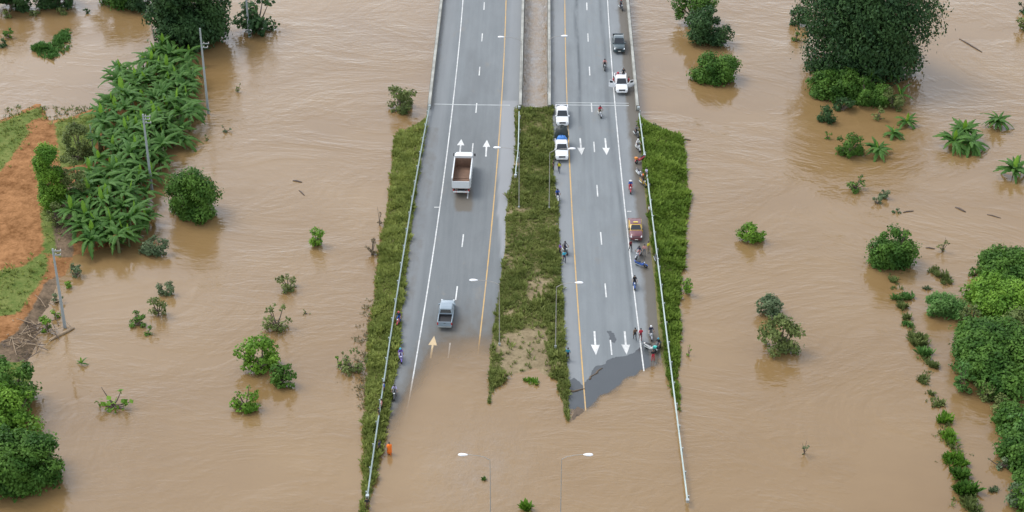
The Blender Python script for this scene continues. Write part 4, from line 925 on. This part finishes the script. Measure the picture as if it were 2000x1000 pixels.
def dump_truck(label, loc, rz):
    t = empty('dump_truck', loc, rz); tag(t, label, 'truck'); W_ = paint('truck white', (.62, .64, .64)); RUST = M('worn truck bed steel', (.19, .115, .075), .75, var=.3, scale=1.5)
    MB().box(-.42, .42, -3.9, 3.6, .62, .88).build('chassis', BLK, t)
    MB().rings([section(y, 1.16, 1.12, .55, z, .12) for y, z in ((2.15, 2.55), (2.3, 2.68), (3.3, 2.66), (3.75, 2.45), (3.95, 1.5), (3.98, .9))]).build('cab', W_, t)
    quad('windscreen', [(-1.0, 3.955, 1.55), (1.0, 3.955, 1.55), (.98, 3.79, 2.35), (-.98, 3.79, 2.35)], GLASS, t)
    for s in (-1, 1):
        quad('side_window', [(s*1.15, 2.75, 1.6), (s*1.15, 3.75, 1.6), (s*1.13, 3.62, 2.3), (s*1.13, 2.75, 2.3)], GLASS, t)
        m_ = MB().tube([(s*1.12, 3.7, 2.1), (s*1.4, 3.9, 2.1)], .025, 5).box(s*1.42-.09, s*1.42+.09, 3.86, 3.93, 1.75, 2.15).build('mirror', BLK, t)
        for y in (2.9, -1.5, -2.75): wheel(t, s*.98, y, .50, .16)
        MB().box(s*1.02-.08, s*1.02+.08, -4.03, -3.95, .78, .98).build('tail_light', REDL, t)
        MB().box(s*.66-.1, s*.66+.1, -4.0, -3.98, .45, .80).build('mudflap', REDL, t)
    bx = MB(); z0, z1 = 1.05, 2.55
    bx.box(-1.22, 1.22, -3.9, 2.0, z0, z0+.12)
    bed = bx.build('bed_floor', RUST, t)
    for s in (-1, 1):
        sd_ = MB().box(min(s*1.14, s*1.22), max(s*1.14, s*1.22), -3.86, 2.0, z0+.121, z1).build('bed_side', W_, t)
        MB().box(min(s*1.10, s*1.138), max(s*1.10, s*1.138), -3.80, 1.9, z0+.13, z1-.06).build('inner_plate', RUST, sd_)
        MB().box(min(s*1.10, s*1.26), max(s*1.10, s*1.26), -3.88, 2.02, z1+.002, z1+.07, .015).build('top_rail', W_, sd_)
        for y in np.arange(-3.4, 1.9, .85): MB().box(min(s*1.223, s*1.28), max(s*1.223, s*1.28), y-.05, y+.05, z0, z1-.01).build('rib', W_, sd_)
    fw = MB().box(-1.13, 1.13, 1.92, 2.0, z0+.121, z1+.25).build('front_wall', W_, t); MB().box(-1.09, 1.09, 1.89, 1.918, z0+.13, z1-.05).build('inner_plate', RUST, fw); MB().box(-1.22, 1.22, 1.80, 2.55, z1+.252, z1+.34, .02).build('cab_guard', W_, t)
    tgt = MB().box(-1.13, 1.13, -3.99, -3.90, z0+.121, z1-.35, .02).build('tailgate', W_, t)
    MB().box(-1.1, 1.1, -3.898, -3.87, z0+.13, z1-.42).build('inner_plate', RUST, tgt)
    MB().box(-1.12, 1.12, -1.42, -1.30, z0+.122, z0+.19).build('floor_rib', RUST, bed)
    MB().box(-1.05, 1.05, -4.05, -3.95, .55, .76).build('rear_bumper', W_, t); MB().box(-.28, .28, -4.07, -4.052, .60, .72).build('number_plate', PLATE, t)
    return t
def on_road(u, v, ahead=0.0):
    p = road_pt(u, v); return (float(p[0]), float(p[1])+ahead, float(h_road(p[0], p[1]+ahead)))
ROADL = math.radians(-1.6); ROADR = math.pi+math.radians(1.0)
dump_truck('white dump truck with an empty brown load bed driving away', on_road(902, 384, 4.0), math.radians(-1.2))
pickup('pickup_truck', 'silver pickup with a black open bed driving out of the flood', on_road(870, 645, 2.6), math.radians(-1.8), paint('silver blue', (.22, .275, .315)))
pickup('pickup_truck', 'dark green pickup parked on the bridge shoulder', on_road(1209, 106, 2.6), ROADR, paint('dark green', (.028, .052, .058)))
pickup('pickup_truck', 'white pickup with open doors and people in red on the bridge', on_road(1214, 186, 2.6), ROADR, paint('white', (.72, .73, .73)), doors=True)
pickup('pickup_truck', 'white pickup with a long roof right behind the black tarpaulin load', on_road(1098, 250, 2.6), ROADR, paint('white', (.72, .73, .73)))
wp = on_road(1097, 317, 2.6); pickup('pickup_truck', 'white pickup heading the queue beside the median, bed loaded with tarps', wp, ROADR, paint('white', (.72, .73, .73)), lin=M('blue liner', (.05, .16, .45), .5))
sedan('sedan', 'maroon and yellow taxi parked on the right shoulder', on_road(1242, 473, 2.25), ROADR, paint('maroon', (.13, .035, .04)), paint('taxi yellow', (.60, .38, .06)))
# load on the leading white pickup
def lumpy(name, cx, cy, z, sx, sy, sz, mat, label, cat, seed):
    r = np.random.default_rng(seed); n, m_ = 16, 8; rr = []
    for j in range(m_+1):
        a = .5*math.pi*j/m_; q = math.cos(a)**.55; rr.append([(sx*q*(math.cos(2*math.pi*k/n))*r.uniform(.9, 1.08), sy*q*math.sin(2*math.pi*k/n)*r.uniform(.9, 1.08), sz*math.sin(a)*r.uniform(.92, 1.08)) for k in range(n)])
    o = MB().rings(rr).build(name, mat, None, True, (cx, cy, z)); return tag(o, label, cat)
lumpy('tarpaulin_load', wp[0], wp[1]+2.55, wp[2]+.82, .97, .98, 2.05, M('black tarpaulin', (.018, .026, .026), .5, var=.3, scale=4), 'black tarpaulin heaped over the rear of the leading white pickup', 'tarpaulin', 3)
lumpy('tarpaulin', wp[0]+.02, wp[1]+1.28, wp[2]+.82, .80, .46, 1.22, M('blue tarpaulin', (.05, .20, .55), .45, var=.2, scale=4), 'blue tarpaulin in the bed behind the leading white cab', 'tarpaulin', 4)
lumpy('roof_load', *(lambda q: (q[0], q[1]+1.6, q[2]+.8))(on_road(1098, 250, 2.6)), .82, .85, .35, M('white cover', (.65, .66, .66), .6), 'white cover over the bed of the pickup behind the tarps', 'cover', 5)

# ---------------------------------------------------------------- motorbikes (forward is +Y)
def motorbike(label, loc, rz, col, lean=0.0, basket=None):
    t = empty('motorbike', loc, rz); t.rotation_euler = (0, lean, rz); tag(t, label, 'motorbike')
    cm = M('bike '+col[0], col[1], .35, var=.05, coat=.5)
    for y in (.62, -.60): wheel(t, 0, y, .29, .05)
    MB().rings([[(-w_, y, z0), (w_, y, z0), (w_*1.1, y, (z0+z1)/2), (w_*.7, y, z1), (-w_*.7, y, z1), (-w_*1.1, y, (z0+z1)/2)] for y, w_, z0, z1 in ((-.95, .05, .62, .74), (-.7, .12, .50, .76), (-.2, .13, .35, .70), (.05, .12, .28, .50), (.25, .13, .32, .62), (.40, .15, .45, .86), (.48, .08, .60, .98))]).build('body', cm, t, True)
    MB().loft([(-.12, .12, -.78, -.02, .76, .05), (-.10, .10, -.74, -.06, .83, .05)]).build('seat', BLK, t, True)
    MB().tube([(-.07, .62, .29), (-.07, .48, .80)], .025, 5).tube([(.07, .62, .29), (.07, .48, .80)], .025, 5).build('fork', GALV, t)
    hb = MB().tube([(-.34, .30, 1.02), (-.15, .42, .99), (.15, .42, .99), (.34, .30, 1.02)], .02, 5).build('handlebar', BLK, t)
    for s in (-1, 1): MB().tube([(s*.24, .36, 1.02), (s*.30, .40, 1.18)], .008, 4).ball((s*.31, .40, 1.20), .06, .015, .045, 8, 4).build('mirror', BLK, hb)
    MB().ball((0, .52, .90), .09, .07, .09, 8, 5).build('headlight', LENS, t, True); MB().ball((0, -.95, .70), .07, .04, .04, 8, 4).build('tail_light', REDL, t)
    MB().tube([(.12, .1, .28), (.14, -.4, .30), (.15, -.85, .38)], [.03, .045, .05], 6).build('exhaust', GALV, t)
    MB().rings([[(-.06, .62+.34*math.cos(a), .29+.34*math.sin(a)), (.06, .62+.34*math.cos(a), .29+.34*math.sin(a)), (.06, .62+.31*math.cos(a), .29+.31*math.sin(a)), (-.06, .62+.31*math.cos(a), .29+.31*math.sin(a))] for a in np.linspace(.4, 2.6, 8)]).build('mudguard', cm, t)
    if basket: MB().loft([(-.16, .16, .55, .85, .72, .03), (-.2, .2, .52, .90, .98, .03)]).build('basket', M('basket '+basket[0], basket[1], .6), t)
    return t

# ---------------------------------------------------------------- people (forward is +Y)
def pose_mesh(name, J, E_):
    """one continuous skinned figure; J joint -> (x,y,z,rx,ry), E_ -> (a,b,region)"""
    keys = list(J); me = bpy.data.meshes.new(name); me.from_pydata([J[k][:3] for k in keys], [(keys.index(a), keys.index(b)) for a, b, _ in E_], [])
    o = bpy.data.objects.new(name, me); C.objects.link(o); sk = o.modifiers.new('skin', 'SKIN'); sk.use_smooth_shade = True
    for i, k in enumerate(keys):
        d = me.skin_vertices[0].data[i]; d.radius = (J[k][3], J[k][4]); d.use_root = (i == 0)
    sub = o.modifiers.new('sub', 'SUBSURF'); sub.levels = 1; sub.render_levels = 1
    bpy.context.view_layer.update(); ev = o.evaluated_get(bpy.context.evaluated_depsgraph_get()); out = bpy.data.meshes.new_from_object(ev); out.name = name
    bpy.data.objects.remove(o)
    A = np.array([J[a][:3] for a, b, _ in E_]); B_ = np.array([J[b][:3] for a, b, _ in E_]); reg = [c for _, _, c in E_]
    for m_ in range(4): out.materials.append(None)
    for f in out.polygons:
        c = np.array(f.center); ab = B_-A; tt = np.clip(((c-A)*ab).sum(1)/((ab*ab).sum(1)+1e-9), 0, 1); f.material_index = reg[int(np.argmin(np.linalg.norm(A+ab*tt[:, None]-c, axis=1)))]
    return out
SK, SH, TR, SO = 0, 1, 2, 3
def skeleton(pelvis, chest, neck, head, sides):
    J = {'pelvis': (*pelvis, .15, .11), 'waist': (*((np.array(pelvis)*.55+np.array(chest)*.45)), .135, .10), 'chest': (*chest, .165, .115), 'neck': (*neck, .058, .058), 'head': (*head, .082, .098), 'crown': (head[0], head[1], head[2]+.10, .070, .085), 'nose': (head[0], head[1]+.115, head[2]-.01, .016, .016)}
    E_ = [('pelvis', 'waist', TR), ('waist', 'chest', SH), ('chest', 'neck', SH), ('neck', 'head', SK), ('head', 'crown', SK), ('head', 'nose', SK)]
    for s, d in sides.items():
        n = lambda k: k+s
        rad = dict(sh=.068, el=.047, wr=.030, ha=.036, hip=.092, kn=.062, an=.043, toe=.036)
        for k, q in d.items(): J[n(k)] = (*q, rad[k], rad[k])
        E_ += [('chest', n('sh'), SH), (n('sh'), n('el'), SH), (n('el'), n('wr'), SK), (n('wr'), n('ha'), SK), ('pelvis', n('hip'), TR), (n('hip'), n('kn'), TR), (n('kn'), n('an'), TR), (n('an'), n('toe'), SO)]
        h = np.array(d['ha']); w_ = np.array(d['wr']); f_ = (h-w_)/np.linalg.norm(h-w_); sid = np.array([0, 1, 0.]) if abs(f_[1]) < .7 else np.array([1., 0, 0])
        for i, (off, ln) in enumerate(((-.026, .070), (-.009, .080), (.009, .076), (.026, .060))):
            m_ = h+sid*off+f_*.05; e = m_+f_*ln*.55+np.array([0, 0, -.012]); J[n('fa%d' % i)] = (*m_, .010, .010); J[n('fb%d' % i)] = (*e, .008, .008)
            E_ += [(n('ha'), n('fa%d' % i), SK), (n('fa%d' % i), n('fb%d' % i), SK)]
        th = h+sid*.05+f_*.01; J[n('th')] = (*th, .011, .011); E_.append((n('ha'), n('th'), SK))
    return J, E_
def side(s, sh, el, wr, ha, hip, kn, an, toe):
    m_ = lambda q: (q[0]*s, q[1], q[2]); return dict(sh=m_(sh), el=m_(el), wr=m_(wr), ha=m_(ha), hip=m_(hip), kn=m_(kn), an=m_(an), toe=m_(toe))
POSE = {}
POSE['stand'] = pose_mesh('stand', *skeleton((0, 0, .94), (0, 0, 1.30), (0, .0, 1.47), (0, .02, 1.58), {'l': side(-1, (.18, 0, 1.40), (.25, -.03, 1.13), (.27, .05, .89), (.27, .08, .81), (.095, 0, .88), (.11, .02, .49), (.12, -.02, .09), (.14, .13, .035)), 'r': side(1, (.18, 0, 1.40), (.26, .0, 1.13), (.24, .14, .93), (.23, .20, .86), (.095, 0, .88), (.12, .04, .49), (.14, .02, .09), (.17, .16, .035))}))
POSE['walk'] = pose_mesh('walk', *skeleton((0, 0, .93), (0, .03, 1.29), (0, .05, 1.46), (0, .07, 1.57), {'l': side(-1, (.18, .02, 1.39), (.24, -.14, 1.15), (.25, -.12, .90), (.25, -.10, .82), (.095, 0, .88), (.10, .22, .53), (.10, .22, .11), (.11, .38, .05)), 'r': side(1, (.18, .03, 1.39), (.24, .14, 1.15), (.23, .30, .98), (.22, .36, .94), (.095, 0, .88), (.10, -.02, .48), (.11, -.28, .14), (.12, -.16, .04))}))
POSE['ride'] = pose_mesh('ride', *skeleton((0, -.30, .92), (0, -.18, 1.26), (0, -.13, 1.42), (0, -.09, 1.54), {'l': side(-1, (.18, -.16, 1.35), (.27, .06, 1.16), (.30, .25, 1.07), (.31, .32, 1.04), (.10, -.26, .88), (.19, .16, .72), (.18, .02, .34), (.19, .17, .30)), 'r': side(1, (.18, -.16, 1.35), (.27, .06, 1.16), (.30, .25, 1.07), (.31, .32, 1.04), (.10, -.26, .88), (.19, .16, .72), (.18, .02, .34), (.19, .17, .30))}))
POSE['sit'] = pose_mesh('sit', *skeleton((0, 0, .16), (0, -.02, .52), (0, .0, .69), (0, .03, .80), {'l': side(-1, (.18, -.01, .62), (.26, .06, .38), (.20, .26, .34), (.17, .33, .33), (.10, .05, .14), (.16, .40, .36), (.14, .52, .06), (.15, .66, .035)), 'r': side(1, (.18, -.01, .62), (.26, .06, .38), (.20, .26, .34), (.17, .33, .33), (.10, .05, .14), (.16, .40, .36), (.14, .52, .06), (.15, .66, .035))}))
HEADC = dict(stand=(0, .02, 1.60), walk=(0, .07, 1.59), ride=(0, -.09, 1.56), sit=(0, .03, .82))
SKIN = M('skin', (.30, .17, .10), .6, var=.05); HAIR = M('black hair', (.012, .010, .009), .6); SHOE = M('dark shoes', (.03, .025, .02), .7)
CL = {}
def cloth(name, c): return M('cloth '+name, c, .85, var=.12, scale=6)
COL = dict(red=(.42, .02, .04), blue=(.03, .08, .32), navy=(.02, .025, .06), black=(.015, .015, .018), white=(.62, .62, .62), yellow=(.55, .50, .02), brown=(.12, .07, .04), teal=(.02, .20, .28), cyan=(.04, .36, .48), pink=(.50, .24, .22), lavender=(.38, .36, .55), grey=(.16, .16, .17), maroon=(.14, .02, .03), orange=(.75, .16, .01), purple=(.12, .06, .30), jean=(.04, .06, .11), khaki=(.22, .18, .11))
def person(label, loc, rz, pose, shirt, trous, head='hair', extra=None):
    o = bpy.data.objects.new('person', POSE[pose]); C.objects.link(o); o.location = tuple(float(c) for c in loc); o.rotation_euler = (0, 0, rz); tag(o, label, 'person')
    for i, m_ in enumerate((SKIN, cloth(shirt, COL[shirt]), cloth(trous, COL[trous]), SHOE)): o.material_slots[i].link = 'OBJECT'; o.material_slots[i].material = m_
    h = HEADC[pose]
    if head == 'hair': MB().ball((h[0], h[1]-.022, h[2]+.035), .098, .108, .108, 10, 6).build('hair', HAIR, o, True)
    elif head.startswith('hat'):
        c = head.split()[1]; MB().ball((h[0], h[1]-.01, h[2]+.07), .10, .11, .085, 10, 6).rings([[(h[0]+.19*q*math.cos(a), h[1]+.19*q*math.sin(a), h[2]+.055+dz) for a in np.linspace(0, 2*math.pi, 12, endpoint=False)] for q, dz in ((1, 0), (1, .012), (.5, .02))]).build('hat', cloth(c, COL[c]), o, True)
    else:
        c = head.split()[1]; MB().ball((h[0], h[1]-.01, h[2]+.03), .128, .142, .132, 12, 7).build('helmet', M('helmet '+c, COL[c], .3, coat=.4), o, True)
    if extra == 'vest': MB().rings([[(w_*math.cos(a), d_*math.sin(a)+.0, z) for a in np.linspace(0, 2*math.pi, 12, endpoint=False)] for w_, d_, z in ((.19, .15, 1.0), (.20, .15, 1.2), (.21, .15, 1.36), (.13, .10, 1.45))]).build('vest', cloth('yellow', COL['yellow']), o, True)
    if extra == 'robe':
        MB().rings([[(w_*(1+.06*math.sin(5*a))*math.cos(a), d_*(1+.06*math.cos(4*a))*math.sin(a), z) for a in np.linspace(0, 2*math.pi, 18, endpoint=False)] for w_, d_, z in ((.26, .22, .30), (.27, .23, .6), (.26, .21, .95), (.28, .20, 1.2), (.27, .18, 1.38), (.12, .10, 1.47))]).build('robe', cloth('orange', COL['orange']), o, True)
    return o
def stand(u, v, label, shirt, trous, face=180, pose='stand', head='hair', extra=None, dz=0.0):
    q = on_road(u, v); return person(label, (q[0], q[1], q[2]+dz), math.radians(face), pose, shirt, trous, head, extra)
def biker(u, v, face, bike_label, bcol, who=None, lean=0.0, basket=None):
    q = on_road(u, v); motorbike(bike_label, q, math.radians(face), bcol, lean, basket)
    if who: person(who[0], q, math.radians(face), 'ride', *who[1:])
BC = dict(red=('red', (.45, .04, .05)), black=('black', (.03, .03, .035)), white=('white', (.62, .62, .60)), blue=('blue', (.03, .10, .38)), purple=('purple', (.16, .10, .45)), yellow=('yellow', (.50, .32, .04)), silver=('silver', (.42, .43, .46)))
biker(1213, 18, 195, 'dark motorbike at the top of the bridge by the right parapet', BC['black'], ('rider in dark clothes with a red helmet at the top of the bridge', 'grey', 'navy', 'helmet red'))
biker(1181, 135, 180, 'dark motorbike coming down the lane left of the dark pickup', BC['black'], ('rider in pink and black left of the open door pickup', 'pink', 'black', 'helmet black'))
biker(1172, 227, 190, 'motorbike crossing the expansion joint on the right road', BC['silver'], ('rider in a red jacket crossing onto the road from the bridge', 'red', 'khaki', 'helmet black'))
biker(1243, 266, 200, 'dark motorbike parked nearest the bridge on the right shoulder', BC['black'], ('person in grey on the motorbike parked nearest the bridge', 'grey', 'black', 'hair'))
biker(1246, 293, 195, 'white motorbike in the row on the right shoulder', BC['white'], ('rider in white on the white motorbike', 'white', 'grey', 'helmet white'))
biker(1250, 317, 130, 'red motorbike with an orange basket at the gap in the guardrail', BC['red'], None, .1, ('orange', (.60, .22, .03)))
biker(1249, 343, 200, 'silver motorbike beside the lavender shirted person', BC['silver'], None, .1)
biker(1256, 362, 205, 'yellow motorbike at the end of the long right guardrail', BC['yellow'], ('rider with an orange helmet on the yellow motorbike', 'brown', 'navy', 'helmet orange'))
stand(1262, 349, 'person in a lavender shirt standing at the right guardrail', 'lavender', 'navy', 100)
biker(1231, 374, 180, 'red motorbike riding down the right edge line', BC['red'], ('rider in blue with a pale hat on the red motorbike', 'blue', 'red', 'hat white'))
biker(1089, 391, 185, 'motorbike with a pale front beside the median grass', BC['white'], ('rider in blue beside the median grass', 'blue', 'navy', 'helmet black'))
stand(1092, 337, 'person in a yellow safety vest before the leading white pickup', 'black', 'navy', 175, 'walk', extra='vest')
stand(1081, 333, 'person in dark clothes at the median edge beside the yellow vest', 'black', 'black', 90)
stand(1267, 422, 'person in white shirt and black trousers leaning at the right guardrail', 'white', 'black', 80)
stand(1231, 491, 'person in a dark red top at the front corner of the taxi', 'maroon', 'black', 200, 'walk')
stand(1266, 494, 'person in a yellow shirt right of the taxi', 'yellow', 'khaki', 230)
biker(1247, 503, 150, 'silver motorbike below the taxi with a rider in navy', BC['silver'], ('rider in navy just below the taxi', 'navy', 'pink', 'helmet black'))
stand(1258, 500, 'person in pink standing right of the navy rider', 'pink', 'grey', 170)
biker(1253, 520, 240, 'blue motorbike turned across the right shoulder', BC['blue'], None, .3)
biker(1281, 513, 190, 'black motorbike leaning on the right guardrail', BC['black'], None, -.15)
biker(1104, 494, 200, 'dark motorbike stopped on the left side of the right road', BC['black'], ('rider in grey on the stopped dark motorbike', 'grey', 'navy', 'helmet black'))
stand(1094, 498, 'person in dark purple beside the stopped dark motorbike', 'purple', 'black', 120)
stand(1102, 512, 'person in a cyan shirt below the stopped dark motorbike', 'cyan', 'navy', 190, 'walk')
biker(1239, 561, 180, 'blue fronted motorbike on the right edge line', BC['blue'], ('rider in black on the blue fronted motorbike', 'black', 'black', 'hair'))
stand(1240, 664, 'person in brown walking on the edge line near the right waterline', 'brown', 'black', 10, 'walk')
stand(1251, 665, 'person in a red shirt walking beside the one in brown', 'red', 'maroon', 5, 'walk')
biker(1271, 660, 185, 'pale motorbike with a white helmeted rider near the waterline', BC['silver'], ('rider in navy with a white helmet near the waterline', 'navy', 'grey', 'helmet white'))
biker(1271, 684, 230, 'white motorbike stopped at the edge of the right flood', BC['white'], None, .1)
biker(1284, 684, 150, 'black motorbike with a teal basket at the edge of the right flood', BC['black'], ('rider in black with a teal helmet at the flood edge', 'black', 'grey', 'helmet teal'), 0, ('teal', (.04, .40, .34)))
stand(1275, 706, 'person in black wading at the right waterline', 'black', 'red', 0)
stand(1109, 703, 'person in a blue coat at the median edge near the right waterline', 'teal', 'black', 350, 'stand')
biker(779, 632, 170, 'red and blue motorbike parked against the left embankment', BC['red'], ('rider in navy on the bike parked against the left embankment', 'navy', 'blue', 'helmet red'))
biker(783, 704, 190, 'purple motorbike riding beside the left embankment into the flood', BC['purple'], ('rider in purple with a cyan helmet', 'purple', 'lavender', 'helmet cyan'))
biker(771, 776, 180, 'dark motorbike in shallow water, lowest of the three on the left', BC['black'], ('rider in lavender on the lowest left motorbike', 'lavender', 'grey', 'helmet black'))
stand(751, 771, 'person in blue standing at the left guardrail', 'blue', 'black', 90, dz=.1)
stand(746, 805, 'person in a pale pink shirt at the left guardrail', 'pink', 'black', 90, dz=.1)
stand(741, 822, 'person in black under the one in pink at the left guardrail', 'black', 'black', 90, dz=.1)
stand(742, 885, 'person in navy beside the orange robed monk', 'navy', 'black', 60, dz=.05)
stand(761, 889, 'monk in a bright orange robe wading at the left embankment', 'orange', 'orange', 10, 'walk', 'hair', 'robe')
stand(718, 1000, 'person in black at the very end of the left guardrail', 'black', 'brown', 0, dz=.2)
# people on the open-door pickup
q = on_road(1214, 186, 2.6)
def atq(dx, dy, dz): return (q[0]+dx, q[1]+dy, q[2]+dz)
person('person in red leaning on the left side of the open door pickup', atq(-1.15, .1, 0), math.radians(250), 'stand', 'red', 'red', 'hair')
person('person in red leaning on the right side of the open door pickup', atq(1.12, .1, 0), math.radians(100), 'stand', 'red', 'maroon', 'hair')
person('person in red sitting in the bed of the open door pickup', atq(-.42, 1.5, .8), math.pi, 'sit', 'red', 'red', 'hat red')
person('person in black standing in the bed of the open door pickup', atq(.38, 1.4, .8), math.pi, 'stand', 'black', 'black', 'hair')
